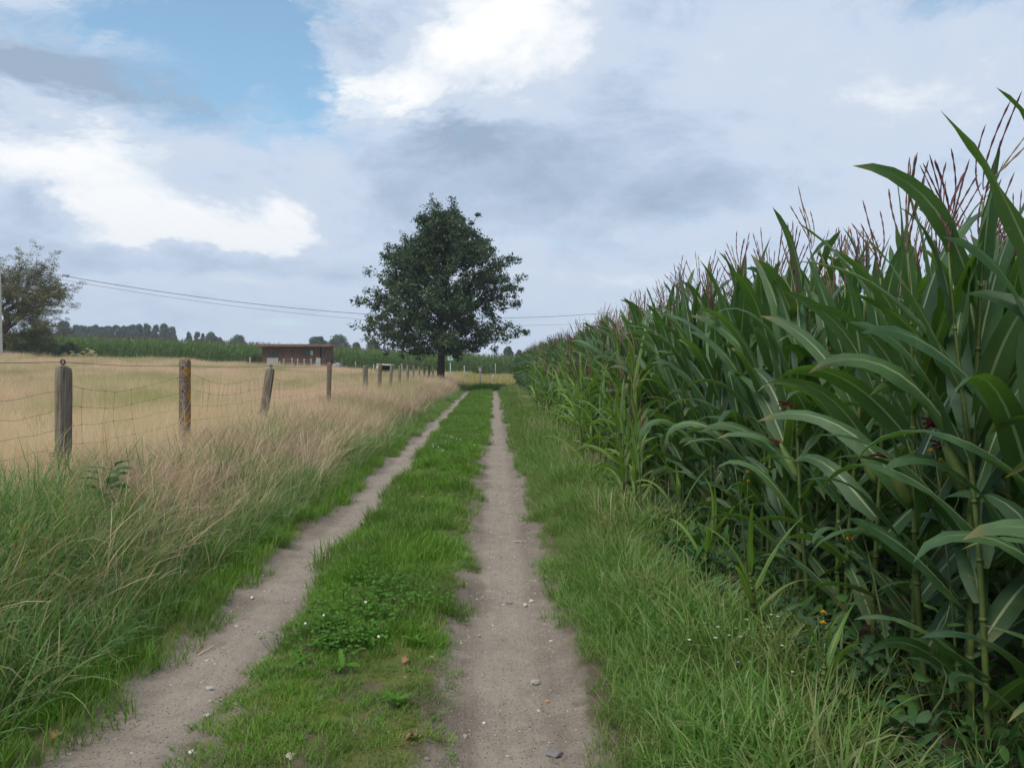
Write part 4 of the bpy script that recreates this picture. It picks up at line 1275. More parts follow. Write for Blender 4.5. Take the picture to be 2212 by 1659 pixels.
def build_trees():
    build_oak()
    build_left_tree()
    L = [('rounded dark tree at the left end of the distant tree line', 139, 697, 40, 230, 'round'),
         ('low rounded tree left of the distant tree line, half behind the olive tree', 94, 708, 40, 190, 'round')]
    row = 'bare-stemmed trees of the distant row'
    for k in range(10):
        L.append((f'thin bare-stemmed tree on the left horizon, {ordinal(k + 1)} from the left in the even row', 165 + k * 13.5, 702 + (k % 3) * 1.2, 17, 290, 'high', row))
    for k, (x, y, w) in enumerate([(300, 703, 24), (318, 700, 24), (337, 703, 22), (354, 701, 24), (371, 708, 26)]):
        L.append((f'full dark tree, {ordinal(k + 1)} from the left in the clump closing the distant row', x, y, w, 280, 'round', 'dense clump at the end of the distant row'))
    for k in range(5):
        L.append((f'low bushy tree under the distant row of stems, {ordinal(k + 1)} from the left', 180 + k * 27, 714, 34, 270, 'round', 'undergrowth trees below the distant row'))
    L += [('leftmost of the three small poplars on the horizon', 408, 718, 14, 300, 'poplar'), ('taller middle poplar of the three on the horizon', 426, 717, 15, 300, 'poplar'),
          ('thin right poplar of the three on the horizon', 438, 721, 8, 300, 'poplar'), ('rounded tree just right of the three small poplars', 456, 722, 32, 290, 'round'),
          ('low small tree between the poplars and the shed', 474, 731, 18, 290, 'round'), ('small rounded tree left of the shed roof on the horizon', 514, 727, 38, 270, 'round'),
          ('loose pale tree above the right end of the shed', 686, 729, 32, 240, 'high'), ('broad domed tree right of the shed on the horizon', 731, 730, 62, 240, 'round'),
          ('small tree right of the broad domed tree', 770, 742, 22, 240, 'round'), ('low tree half hidden by the left side of the oak', 806, 738, 34, 220, 'round'),
          ('rounded tree just right of the oak crown', 1098, 752, 26, 200, 'round'), ('low domed tree behind the far maize right of the oak', 1121, 758, 18, 220, 'round'),
          ('brownish low tree where the maize meets the horizon', 1150, 757, 16, 210, 'round')]
    for i, t in enumerate(L):
        far_tree(*t[:6], seed=800 + i, group=t[6] if len(t) > 6 else None)
    # bushes near the left tree and the shed
    def gp(px, Y):
        p = at(px, 780, Y); return Vector((p.x, p.y, gz(p.x, p.y)))
    bush('bush', 'dark green bush beneath the olive-brown tree', 'bush', gp(62, 77), (5.5, 2.5, 2.7), 150, (.07, .15), 'hedge', 61)
    bush('bush', 'low tangled bush right of the dark bush at the left', 'bush', gp(135, 79), (4.2, 2.2, 1.6), 90, (.06, .13), 'hedge', 62)
    bush('bush', 'leafy bush at the left edge beside the pale pole', 'bush', gp(18, 80), (4.5, 2.5, 2.9), 120, (.07, .15), 'hedge', 63)
    bush('clipped_hedge', 'clipped dark green hedge against the left side of the shed', 'hedge', gp(548, 79.5), (2.2, 1.2, 1.35), 120, (.05, .10), 'hedge', 64)
    bush('conifer_shrub', 'dark upright shrub behind the olive tree, pointed top', 'shrub', gp(83, 110), (2.6, 2.6, 6.6), 110, (.12, .22), 'farleaf', 65)


build_trees()


# ------------------------------------------------------------------ fence along the meadow
FX = -4.05


def wood_post(H, r, seed, name='post'):
    rg = np.random.default_rng(seed)
    n = 10
    zz = np.concatenate([np.linspace(-.25, H - .05, 7), [H - .012, H]])
    th = np.linspace(0, 2 * np.pi, n, endpoint=False)
    k = 1 + .10 * np.cos(3 * th + rg.uniform(0, 6)) + rg.normal(0, .04, n)
    k[n // 3] *= .80
    g = Geo()
    rad = np.where(zz > H - .03, .92, 1.0); rad[-1] = .70
    V = np.stack([np.stack([np.cos(th) * r * k * q * (1 + .02 * np.sin(z * 9)), np.sin(th) * r * k * q, np.full(n, z) + (.02 * np.cos(th + 1) if z > H - .1 else 0)], -1) for z, q in zip(zz, rad)])
    i = np.arange(len(zz) - 1)[:, None] * n; j = np.arange(n)[None]; m = (j + 1) % n
    g.add(V.reshape(-1, 3), np.stack([i + j, i + m, i + m + n, i + j + n], -1).reshape(-1, 4))
    e = (len(zz) - 1) * n
    g.add(np.vstack([V[-1], [[0, 0, H + .004]]]), None, [(a, (a + 1) % n, n) for a in range(n)])
    return g.mesh(name, M['post'], smooth=False)


def lichen_post(H, r):
    g = Geo()
    n = 12
    th = np.linspace(0, 2 * np.pi, n, endpoint=False) + .26
    sq = 1 / np.maximum(np.abs(np.cos(th)), np.abs(np.sin(th))) ** .55
    zz = np.concatenate([np.linspace(-.25, H - .06, 8), [H - .035, H - .015, H - .003]])
    rad = np.concatenate([np.ones(8), [.94, .78, .45]])
    rg = np.random.default_rng(int(H * 1000))
    V = np.stack([np.stack([np.cos(th) * r * sq * q, np.sin(th) * r * sq * q, np.full(n, z)], -1) for z, q in zip(zz, rad)])
    V[:, :, :2] += rg.normal(0, r * .018, V[:, :, :2].shape)
    i = np.arange(len(zz) - 1)[:, None] * n; j = np.arange(n)[None]; m = (j + 1) % n
    g.add(V.reshape(-1, 3), np.stack([i + j, i + m, i + m + n, i + j + n], -1).reshape(-1, 4))
    g.add(np.vstack([V[-1], [[0, 0, H]]]), None, [(a, (a + 1) % n, n) for a in range(n)])
    return g.mesh('post', M['lichen'])


def ring_mesh(r, t, name, mat):
    th = np.linspace(0, 2 * np.pi, 13)
    return Geo().tube(np.stack([r * np.cos(th), 0 * th, r * np.sin(th)], -1), t, 5, cap=False).tube([[0, 0, -r * 2.6], [0, 0, -r * .8]], t * 1.1, 5).mesh(name, M[mat])


def build_fence():
    rg = np.random.default_rng(51)
    root = thing('meadow_fence', 'old wire fence on grey and lichen-orange posts along the dry meadow', 'fence', (FX, 7.9, gz(FX, 7.9)))
    O = root.location
    # distance, top height above the field, kind, radius, lean
    P = [(4.75, 1.50, 'w', .072, (0, 0)), (7.9, 1.485, 'w', .074, (.00, .015)), (11.0, 1.60, 'l', .064, (0, .012)), (14.6, 1.46, 'w', .072, (.03, .17)), (20.5, 1.585, 'l', .058, (0, .03)),
         (26.3, 1.50, 'w', .075, (0, .02)), (29.6, 1.58, 'l', .068, (0, .03)), (32.8, 1.48, 'w', .062, (0, .04)), (36.1, 1.50, 'w', .058, (0, 0)), (39.3, 1.54, 'w', .066, (0, .02)),
         (42.4, 1.50, 'w', .055, (0, 0)), (45.6, 1.46, 'w', .055, (.04, 0)), (48.8, 1.50, 'w', .055, (0, 0)), (52.2, 1.5, 'w', .06, (0, .03)), (55.9, 1.48, 'w', .055, (0, 0))]
    ins = ring_mesh(.020, .008, 'insulator', 'black')
    tops = []
    for i, (y, zt, k, r, lean) in enumerate(P):
        b = gz(FX, y); H = zt - b
        o = ob('post', wood_post(H, r, 900 + i) if k == 'w' else lichen_post(H, r), root, (FX - O.x, y - O.y, b - O.z), (lean[0], lean[1], rg.uniform(-.2, .2)))
        M4 = Matrix.Translation((FX, y, b)) @ o.rotation_euler.to_matrix().to_4x4()
        if k == 'w':
            q = ob('insulator', ins, o, (0, 0, H + .05))
            tops.append(M4 @ Vector((0, 0, H + .05)))
            if i in (1, 3):
                ob('insulator', ins, o, (-r - .02, -.01, H * .30), (0, -1.57, 0))
        else:
            tops.append(M4 @ Vector((0, -r, H - .10)))
            for hz in (.10, .33, .62, .88):
                if hz < .95:
                    ob('bolt_hole', Geo().tube([[0, -r * 1.05, H * (1 - hz)], [0, -r * .9, H * (1 - hz)]], .011, 7).mesh('bolt_hole', M['hole']), o)
    g = Geo()
    for a, b in zip(tops[:-1], tops[1:]):
        t = np.linspace(0, 1, 9)[:, None]
        L = np.array(a)[None] * (1 - t) + np.array(b)[None] * t
        L[:, 2] -= (.02 * 4 * t * (1 - t))[:, 0]
        g.tube(L - np.array(O), .0032, 4)
    ob('top_wire', g.mesh('top_wire', M['topwire']), root)
    # sagging sheep netting, one piece for each bay
    for i in range(len(P) - 1):
        (ya, za, *_), (yb, zb, *_) = P[i], P[i + 1]
        g = Geo(); n = max(12, int((yb - ya) / .2))
        t = np.linspace(0, 1, n)
        sag = rg.uniform(.10, .17); ph = rg.uniform(0, 6)
        lines = []
        for k, (f, rel) in enumerate([(.84, 1.0), (.68, .7), (.52, .35), (.37, .2), (.23, .1)]):
            z = (gz(FX, ya) * (1 - t) + gz(FX, yb) * t) + ((za - .30) * (1 - t) + (zb - .30) * t) * f - sag * rel * 4 * t * (1 - t) * (1 + .3 * np.sin(5 * t + ph)) + rg.normal(0, .006, n)
            x = FX + .085 + .03 * np.sin(6 * t + k + ph) * np.sin(np.pi * t)
            L = np.stack([np.broadcast_to(x, (n,)), ya + (yb - ya) * t, z], -1)
            lines.append(L)
            g.tube(L - np.array(O), .0019, 3, cap=False)
        for q in range(1, n - 1):
            if ya < 21:
                if rg.random() < (.25 if q < n * .45 else .6): continue
                V = np.array([l[q] for l in lines])
                V[1:, 1] += np.cumsum(rg.normal(.012 * (1 if i % 2 else -1), .018, 4))
                g.tube(V - np.array(O), .0015, 3, cap=False)
                for v in V:
                    g.tube([v - np.array(O) - [0, .006, 0], v - np.array(O) + [0, .006, 0]], .0055, 4)
        ob('netting', g.mesh('netting', M['wire']), root)


build_fence()


# ------------------------------------------------------------------ power line
def pole(name, label, base, H, r, mat, parts=()):
    root = thing(name, label, 'utility pole', base)
    z = np.linspace(-.5, H, 8)
    ob('shaft', Geo().tube(np.stack([0 * z, 0 * z, z], -1), np.linspace(r * 1.15, r * .85, 8), 10).mesh('shaft', M[mat]), root)
    return root


def build_power():
    A = at(-3.5, 700, 70); A.z = gz(A.x, A.y)
    B = at(1385, 700, 108); B.z = gz(B.x, B.y)
    topA, topB = at(-3, 560, 70).z, at(1385, 664, 108).z
    p = pole('utility_pole', 'pale concrete pole at the left edge of the photo', A, topA - A.z, .26, 'concrete')
    ob('cross_arm', Geo().box((-.5, -.05, topA - A.z - .6), (.5, .05, topA - A.z - .5)).mesh('cross_arm', M['concrete'], False), p)
    ob('red_plate', Geo().box((-.14, -.32, at(0, 665, 70).z - A.z - .1), (.10, -.30, at(0, 665, 70).z - A.z + .1)).mesh('red_plate', M['red'], False), p)
    q = pole('utility_pole', 'brown wooden pole standing up behind the maize tops', B, topB - B.z, .15, 'polewood')
    ob('bracket', Geo().box((-1.1, -.05, at(1385, 692, 108).z - B.z - .04), (-.15, .05, at(1385, 692, 108).z - B.z + .04)).mesh('bracket', M['polewood'], False), q)
    C = Vector((72, 150, 0)); C.z = gz(72, 150)
    pole('utility_pole', 'far brown pole hidden behind the maize on the right', C, 8.0, .15, 'polewood')
    def cable(name, label, a, b, sag, r, mat):
        t = np.linspace(0, 1, 60)[:, None]
        L = np.array(a) * (1 - t) + np.array(b) * t
        L[:, 2] -= (4 * sag * t * (1 - t))[:, 0]
        thing(name, label, 'cable', me=Geo().tube(L, r, 4, cap=False).mesh(name, M[mat]))
    zA1, zB1 = at(0, 570, 70).z, at(1385, 668, 108).z
    cable('power_cable', 'upper dark power cable sagging across the sky', (A.x, A.y, zA1), (B.x, B.y, zB1), 2.55, .022, 'cable')
    cable('power_cable', 'lower thin grey power cable sagging across the sky', (A.x, A.y, at(0, 579, 70).z), (B.x - .9, B.y, at(1370, 692, 108).z), 2.25, .015, 'cable2')
    cable('power_cable', 'short power cable running on behind the maize from the wooden pole', (B.x, B.y, zB1), (C.x, C.y, C.z + 7.8), 1.6, .022, 'cable')


build_power()


# ------------------------------------------------------------------ shed and paddock
def build_shed():
    Y0 = 78.0
    p = at(567, 795, Y0)
    b = Vector((p.x, p.y, gz(p.x + 2.5, p.y + 1) - .05))
    W = 135 * Y0 / F_PX; D = 3.3; H = 2.08
    root = thing('wooden_shed', 'low red-brown wooden shed with flat overhanging roof', 'shed', b, (0, 0, -.03))
    n = 13; ph = H / n
    win = [(W * .105, W * .235), (W * .675, W * .81)]; zw = (H * .62, H * .84)
    door = (W * .335, W * .47); gap = (W * .915, W * .94)
    def planks(x0, x1, z0=0, z1=H, y=0.0, wall=None):
        pass
    pm = {}
    for k in range(n):                       # horizontal boards of the front, cut around the openings
        z0, z1 = k * ph, (k + 1) * ph - .016
        cuts = [door, gap] + ([w for w in win] if z0 < zw[1] and z1 > zw[0] else [])
        xs = 0.0
        for c0, c1 in sorted(cuts) + [(W, W)]:
            if c0 - xs > .02:
                key = (round(c0 - xs, 3))
                if key not in pm:
                    pm[key] = Geo().box((0, 0, 0), (c0 - xs, .05, ph - .016)).mesh('plank', M['shedwood'], False)
                ob('plank', pm[key], root, (xs, (k % 2) * .004, z0))
            xs = c1
    side = Geo().box((0, 0, 0), (.05, D - .06, ph - .016)).mesh('side_plank', M['shedwood'], False)
    for k in range(n):
        ob('side_plank', side, root, (W + .001, .055, k * ph))
    ob('back_wall', Geo().box((0, D, 0), (W, D + .05, H)).mesh('back_wall', M['shedwood'], False), root)
    ob('left_wall', Geo().box((-.05, .055, 0), (-.002, D - .01, H)).mesh('left_wall', M['shedwood'], False), root)
    ob('shade_backing', Geo().box((.02, .10, .01), (W - .02, .13, H - .01)).mesh('shade_backing', M['hole'], False), root)  # near-black sheet stands in for the shade inside, behind gap and windows
    dr = ob('door', Geo().box((door[0] + .02, .02, .02), (door[1] - .02, .05, H - .10)).mesh('door', M['sheddoor'], False), root)
    nb = 6; bw = (door[1] - door[0] - .04) / nb
    for k in range(nb):
        ob('door_board', Geo().box((door[0] + .02 + k * bw, -.004, .02), (door[0] + .02 + (k + 1) * bw - .012, .018, H - .10)).mesh('door_board', M['sheddoor'], False), dr)
    ob('lintel', Geo().box((door[0], .0, H - .095), (door[1], .05, H)).mesh('lintel', M['shedwood'], False), root)
    for w, lab in zip(win, ('left', 'right')):
        f = ob('window', Geo().box((w[0], .05, zw[0]), (w[1], .075, zw[1])).mesh('window', M['hole'], False), root)
        m = (w[0] + w[1]) / 2 + (.10 if lab == 'right' else 0)
        ob('pane', Geo().box((w[0] + .03, .032, zw[0] + .03), (m - .015, .048, zw[1] - .03)).mesh('pane', M['glass'], False), f)
        ob('pane', Geo().box((m + .015, .032, zw[0] + .03), (w[1] - .03, .048, zw[1] - .03)).mesh('pane', M['mint' if lab == 'right' else 'glass'], False), f)
        ob('frame', Geo().box((w[0], .01, zw[0]), (w[1], .05, zw[0] + .028)).box((w[0], .01, zw[1] - .028), (w[1], .05, zw[1])).box((m - .014, .012, zw[0] + .03), (m + .014, .046, zw[1] - .03)).mesh('frame', M['shedwood'], False), f)
    rf = ob('roof', Geo().box((-.42, -.55, H + .02), (W + .62, D + .5, H + .16)).mesh('roof', M['shedroof'], False), root)
    ob('fascia_board', Geo().box((-.45, -.60, H + .015), (W + .65, -.555, H + .12)).mesh('fascia_board', M['shedroof'], False), rf)
    ob('fascia_board', Geo().box((-.47, -.62, H + .128), (W + .67, -.557, H + .235)).mesh('fascia_board', M['shedroof'], False), rf)
    ob('fascia_board', Geo().box((W + .622, -.55, H + .015), (W + .665, D + .5, H + .235)).mesh('fascia_board', M['shedroof'], False), rf)
    gg = blades(np.random.default_rng(3), 500, 1.0, (.04, .12), (.012, .02), (0, .4), (.3, 1.2), 2)
    V = np.concatenate(gg.V); V[:, 0] = V[:, 0] * (W / 2) + W / 2; V[:, 1] = V[:, 1] * D * .55 + D / 2; V[:, 2] += H + .16; gg.V = [V]
    o = ob('roof_growth', gg.mesh('roof_growth', M['stubble']), rf); o['kind'] = 'stuff'

    def gp(px, Y):
        q = at(px, 790, Y); return Vector((q.x, q.y, gz(q.x, q.y)))
    # pale slatted pallet leaning on the left of the shed
    q = gp(576, 77.0); r = thing('slatted_pallet', 'pale grey slatted pallet leaning against the left part of the shed', 'pallet', q, (-.12, 0, 0))
    w = 1.02
    for k in range(7):
        ob('slat', Geo().box((0, 0, 0), (w, .025, .085)).mesh('slat', M['greyboard'], False), r, (0, 0, .22 + .105 * k))
    for k in range(3):
        ob('stringer', Geo().box((0, .027, .10), (.07, .10, .93)).mesh('stringer', M['greyboard'], False), r, (k * (w - .07) / 2, 0, 0))
    # paddock fence in front of the shed
    fr = thing('paddock_fence', 'thin grey post and wire paddock fence in front of the shed', 'fence', gp(620, 75.5))
    O = fr.location
    pts = []
    for i, (px, top) in enumerate([(604, 780), (613, 775), (631, 773), (643, 775), (657, 775), (672, 775)]):
        g0 = gp(px, 75.5); zt = at(px, top, 75.5).z
        ob('post', Geo().tube([[0, 0, -.2], [.01, 0, (zt - g0.z) * .5], [0, 0, zt - g0.z]], [.05, .047, .043], 7).mesh('post', M['greyboard']), fr, g0 - O)
        pts.append((g0, zt))
    g = Geo()
    for fz in (.35, .62, .88):
        g.tube(np.array([np.array(a - O) + [0, -.06, (z - a.z) * fz] for a, z in pts]), .010, 3, cap=False)
    ob('wire', g.mesh('wire', M['greyboard']), fr)
    # boards leaning by the shed corner
    for k, (px, top, lean, lab) in enumerate([(681, 772, .14, 'leaning grey board, leftmost of the bundle by the shed corner'), (687, 775, .03, 'short grey board in the middle of the bundle by the shed corner'), (690.5, 773, -.02, 'upright grey board, rightmost of the bundle by the shed corner')]):
        q = gp(px, 76.3); H2 = at(px, top, 76.3).z - q.z
        thing('leaning_board', lab, 'board', q, (-.08, lean, 0), 1, 'boards by the shed', Geo().box((-.08, -.02, -.05), (.08, .02, H2)).box((-.075, .0205, H2 * .3), (.075, .045, H2 * .36)).mesh('leaning_board', M['greyboard'], False))
    # covered mound with a black thing on top
    q = gp(728, 76)
    rg = np.random.default_rng(5)
    import bmesh
    bm = bmesh.new(); bmesh.ops.create_icosphere(bm, subdivisions=4, radius=1)
    for v in bm.verts:
        fold = .05 * math.sin(math.atan2(v.co.y, v.co.x) * 11 + 2 * v.co.z)
        k = 1 + .12 * mnoise.noise(v.co * 1.8) + fold * (1 - abs(v.co.z))
        v.co = Vector((v.co.x * .44 * k, v.co.y * .40 * k, max(-.05, .42 + v.co.z * .42 * k)))
    me = bpy.data.meshes.new('covered_heap'); bm.to_mesh(me); bm.free(); me.materials.append(M['tarp'])
    for pl in me.polygons: pl.use_smooth = True
    thing('covered_heap', 'rounded grey tarpaulin heap to the right of the shed', 'heap', q, me=me)
    th = np.linspace(0, 6.283, 17)
    thing('old_tyre', 'black tyre lying on top of the grey tarpaulin heap', 'tyre', q + Vector((-.12, 0, .88)), (.25, -.3, 0), 1, None, Geo().tube(np.stack([.15 * np.cos(th), .15 * np.sin(th), 0 * th], -1), .07, 8, cap=False).mesh('old_tyre', M['black']))
    q2 = gp(709, 80)
    thing('water_tank', 'dark green box just behind the right shed corner', 'tank', q2, me=Geo().box((-.45, 0, 0), (.40, .8, .85)).box((-.48, -.03, .852), (.43, .83, .92)).mesh('water_tank', simple_mat('dark_green_plastic', (.02, .05, .045), .5, .4), False))
    # low animal shelter with white roof
    q = gp(832, 70); r = thing('animal_shelter', 'low dark animal shelter with a white board roof near the oak', 'shelter', q, (0, 0, -.1))
    zr = at(832, 788, 70).z - q.z
    ob('roof_board', Geo().box((-.62, -.5, zr - .03), (.68, .5, zr + .05), [[1, 0, 0], [0, 1, 0], [-.04, 0, 1]]).mesh('roof_board', M['whiteboard'], False), r)
    for sx in (-.52, .58):
        for sy in (-.42, .42):
            ob('leg', Geo().box((sx - .04, sy - .04, -.1), (sx + .04, sy + .04, zr - .05)).mesh('leg', M['greyboard'], False), r)
    ob('shade_panel', Geo().box((-.47, .36, 0), (.53, .40, zr - .06)).mesh('shade_panel', M['hole'], False), r)  # dark interior of the shelter painted as a near-black panel
    ob('side_panel', Geo().box((-.50, -.36, .05), (-.46, .36, zr - .06)).mesh('side_panel', M['greyboard'], False), r)
    s = stone_mesh('white_sack', rg, .8, 'whiteboard', 3, .08)
    thing('white_sack', 'small white sack at the left end of the shelter roof', 'sack', at(816, 793.5, 69.6), (0, .4, 0), (.13, .12, .2), None, s)
    # thin old stakes of the paddock behind
    for (px, top, Y, lab) in [(540, 772, 77, 'tan gate stake left of the hedge by the shed'), (737, 775, 80, 'thin grey stake right of the tarpaulin heap'), (747, 789, 80, 'short grey stake between the heap and the shelter'),
                              (768, 781, 84, 'grey stake in front of the maize left of the shelter'), (806, 787, 66, 'dark leaning stake just left of the shelter'), (868, 786, 82, 'thin stake in the paddock right of the shelter'),
                              (1064, 808, 66, 'short grey stake at the edge of the yellow field'), (1070, 785, 84, 'tall thin stake against the far maize right of the sign'), (1003, 790, 62, 'pale thin stake just right of the oak trunk')]:
        q = gp(px, Y); H2 = at(px, top, Y).z - q.z
        thing('fence_stake', lab, 'stake', q, (0, .05 if 'leaning' in lab else 0, 0), 1, 'old paddock stakes', Geo().tube([[0, 0, -.2], [.015, 0, H2 * .5], [0, 0, H2]], [.05, .045, .04], 7).mesh('fence_stake', M['cutwood' if 'tan' in lab else 'greyboard']))
    # bird box on a pale green pole
    q = gp(973, 62); H2 = at(973, 767, 62).z - q.z
    r = thing('nest_box', 'pale green nest box on a thin green pole right of the oak trunk', 'nest box', q)
    ob('pole', Geo().tube([[0, 0, -.2], [0, 0, H2 - .4]], .035, 7).mesh('pole', M['mint']), r)
    ob('box', Geo().box((-.20, -.15, H2 - .40), (.20, .15, H2 - .06)).mesh('box', M['mint'], False), r)
    ob('lid', Geo().box((-.26, -.2, H2 - .055), (.26, .2, H2), [[1, 0, 0], [0, 1, 0], [-.25, 0, 1]]).mesh('lid', M['mint'], False), r)
    ob('entrance_hole', Geo().tube([[0, -.156, H2 - .22], [0, -.149, H2 - .22]], .05, 10).mesh('entrance_hole', M['hole']), r)
    # small marker on a post
    q = gp(1037, 57); H2 = at(1037, 795, 57).z - q.z
    r = thing('marker_post', 'wooden post with a small cream plate at the end of the track', 'marker post', q)
    ob('post', Geo().tube([[0, 0, -.2], [0, 0, H2]], .055, 7).mesh('post', M['greyboard']), r)
    pl = ob('plate', Geo().box((-.10, -.085, H2 - .22), (.10, -.062, H2 + .06)).mesh('plate', M['cream'], False), r)
    ob('emblem', Geo().box((-.055, -.090, H2 - .015), (.055, -.086, H2 + .035)).mesh('emblem', M['red'], False), pl)
    # pale cut branches heaped before the far maize
    rg = np.random.default_rng(77)
    for (pxa, pxb, Y, lab) in [(240, 320, 80, 'low heap of pale cut logs in front of the far maize'), (322, 358, 80, 'rounder heap of pale cut logs right of the low one')]:
        pass
    for (px, w, h, lab) in [(157, 2.0, .42, 'low heap of pale cut logs in front of the far maize'), (190, 1.3, .75, 'rounder heap of pale cut logs right of the low one')]:
        q = gp(px, 78); r = thing('log_heap', lab, 'log heap', q + Vector((0, 0, .30)))
        for k in range(16):
            x = rg.uniform(-w / 2, w / 2); z = rg.uniform(0, h) * (1 - (2 * x / w) ** 2 * .6)
            a = rg.uniform(-.5, .5); L = rg.uniform(.25, .45)
            ob('log', Geo().tube([[-L / 2, 0, 0], [0, .01, .01], [L / 2, 0, 0]], [.07, .075, .07], 8).mesh('log', M['cutwood']), r, (x, rg.uniform(-.2, .2), z), (0, a, rg.uniform(-1.2, 1.2)))


build_shed()


# ------------------------------------------------------------------ weeds and flowers
def jag_leaf(g, rg, o, az, L, W, th0=.9, th1=1.9, teeth=5, tw=0.0):
    """lobed leaf: outline with teeth along both margins"""
    n = teeth * 2 + 2
    t = np.linspace(0, 1, n + 1)
    th = th0 + (th1 - th0) * t
    T = np.stack([np.cos(az) * np.sin(th), np.sin(az) * np.sin(th), np.cos(th)], -1)
    C = np.array(o, float) + np.concatenate([np.zeros((1, 3)), np.cumsum(T[1:] * (L / n), 0)])
    S = np.array([-math.sin(az), math.cos(az), tw])
    w = W / 2 * np.sin(np.pi * np.clip(t * .93 + .05, 0, 1)) ** .7 * np.where(np.arange(n + 1) % 2 == 0, .45, 1.0)
    w[-1] = .001
    V = np.concatenate([C + S * w[:, None] + [0, 0, .004], C, C - S * w[:, None] + [0, 0, .004]])
    k = np.arange(n)
    q = np.concatenate([np.stack([k, k + 1, k + n + 2, k + n + 1], -1), np.stack([k + n + 1, k + n + 2, k + 2 * n + 3, k + 2 * n + 2], -1)])
    g.add(V, q, None, np.tile(np.stack([np.zeros(n + 1), t], -1), (3, 1)))


def sow_thistle(label, base, H, lean, seed, heads=4):
    rg = np.random.default_rng(seed)
    r = thing('sow_thistle', label, 'wildflower', base)
    t = np.linspace(0, 1, 8)
    P = np.stack([lean[0] * t ** 1.5, lean[1] * t ** 1.5, H * t], -1)
    s = Geo().tube(P, np.linspace(.007, .003, 8), 5)
    ends = []
    for k in range(heads):
        b = P[5 + k % 3]; a = rg.uniform(0, 6.28)
        e = P[-1] + np.array([math.cos(a) * rg.uniform(.03, .12), math.sin(a) * rg.uniform(.03, .12), rg.uniform(-.10, .06)])
        m = (b + e) / 2 + [math.cos(a) * .02, math.sin(a) * .02, -.01]
        s.tube([b, m, e], [.003, .0025, .002], 4); ends.append(e)
    ob('stem', s.mesh('stem', M['stem']), r)
    for k in range(7):
        g = Geo()
        f = .05 + .12 * k
        jag_leaf(g, rg, np.array([np.interp(f, t, P[:, i]) for i in range(3)]), k * 2.4 + rg.normal(0, .3), rg.uniform(.16, .26) * (1.15 - .1 * k), rg.uniform(.05, .075), .7, 1.8 + rg.normal(0, .2), 5)
        ob('leaf', g.mesh('leaf', M['thistle']), r)
    for k, e in enumerate(ends):
        if k % 2 == 0:
            g = Geo()
            for q in range(18):
                a = q * .35; tl = .45 if q % 2 else .95
                d = np.array([math.cos(a) * math.sin(tl), math.sin(a) * math.sin(tl), math.cos(tl)])
                sd = np.array([-math.sin(a), math.cos(a), 0]) * .0028
                g.add([e + d * .003 - sd, e + d * .003 + sd, e + d * .017 + sd, e + d * .017 - sd], [(0, 1, 2, 3)])
            f = ob('flower', g.mesh('flower', M['yellow'], False), r)
            ob('bract_cup', Geo().tube([e - [0, 0, .012], e - [0, 0, .004], e + [0, 0, .004]], [.003, .007, .0065], 6).mesh('bract_cup', M['stem']), f)
        else:
            ob('bud', Geo().tube([e, e + [0, 0, .008], e + [0, 0, .018]], [.004, .008, .002], 6).mesh('bud', M['stem']), r)


def leafy_weed(name, label, cat, base, H, n, leafL, leafW, mat, seed, lean=(0, 0), twine=False, group=None, jag=False):
    rg = np.random.default_rng(seed)
    r = thing(name, label, cat, base, group=group)
    t = np.linspace(0, 1, 10)
    P = np.stack([lean[0] * t ** 1.4 + (.025 * np.cos(t * 14) if twine else 0), lean[1] * t ** 1.4 + (.025 * np.sin(t * 14) if twine else 0), H * t], -1)
    ob('stem', Geo().tube(P, np.linspace(.006, .002, 10), 5).mesh('stem', M['stem']), r)
    for k in range(n):
        f = .08 + .9 * k / n
        o = np.array([np.interp(f, t, P[:, i]) for i in range(3)])
        a = k * 2.4 + rg.normal(0, .4); g = Geo()
        if jag:
            jag_leaf(g, rg, o, a, rg.uniform(*leafL), rg.uniform(*leafW), .8, 1.9)
        else:
            pe = o + np.array([math.cos(a), math.sin(a), .35]) * rg.uniform(.02, .06)
            g.tube([o, pe], .0015, 3, cap=False)
            leaf_strip(g, rg, pe, a, rg.uniform(*leafL), rg.uniform(*leafW), rg.uniform(.7, 1.2), rg.uniform(1.5, 2.4), 1.2, rg.normal(0, .2), rg.normal(0, .4), rg.normal(0, .3), 6, .08, .18, 'broad', (-1, -.5, 0, .5, 1))
        ob('leaf', g.mesh('leaf', M[mat]), r)
    return r


def on_ground(px, py):
    d = at(px, py, 10) - Vector((0, 0, CAM_H))
    X, Y = 0, 5
    for _ in range(6):
        t = (CAM_H - gz(X, Y)) / (-d.z); X, Y = d.x * t, d.y * t
    return Vector((X, Y, gz(X, Y)))


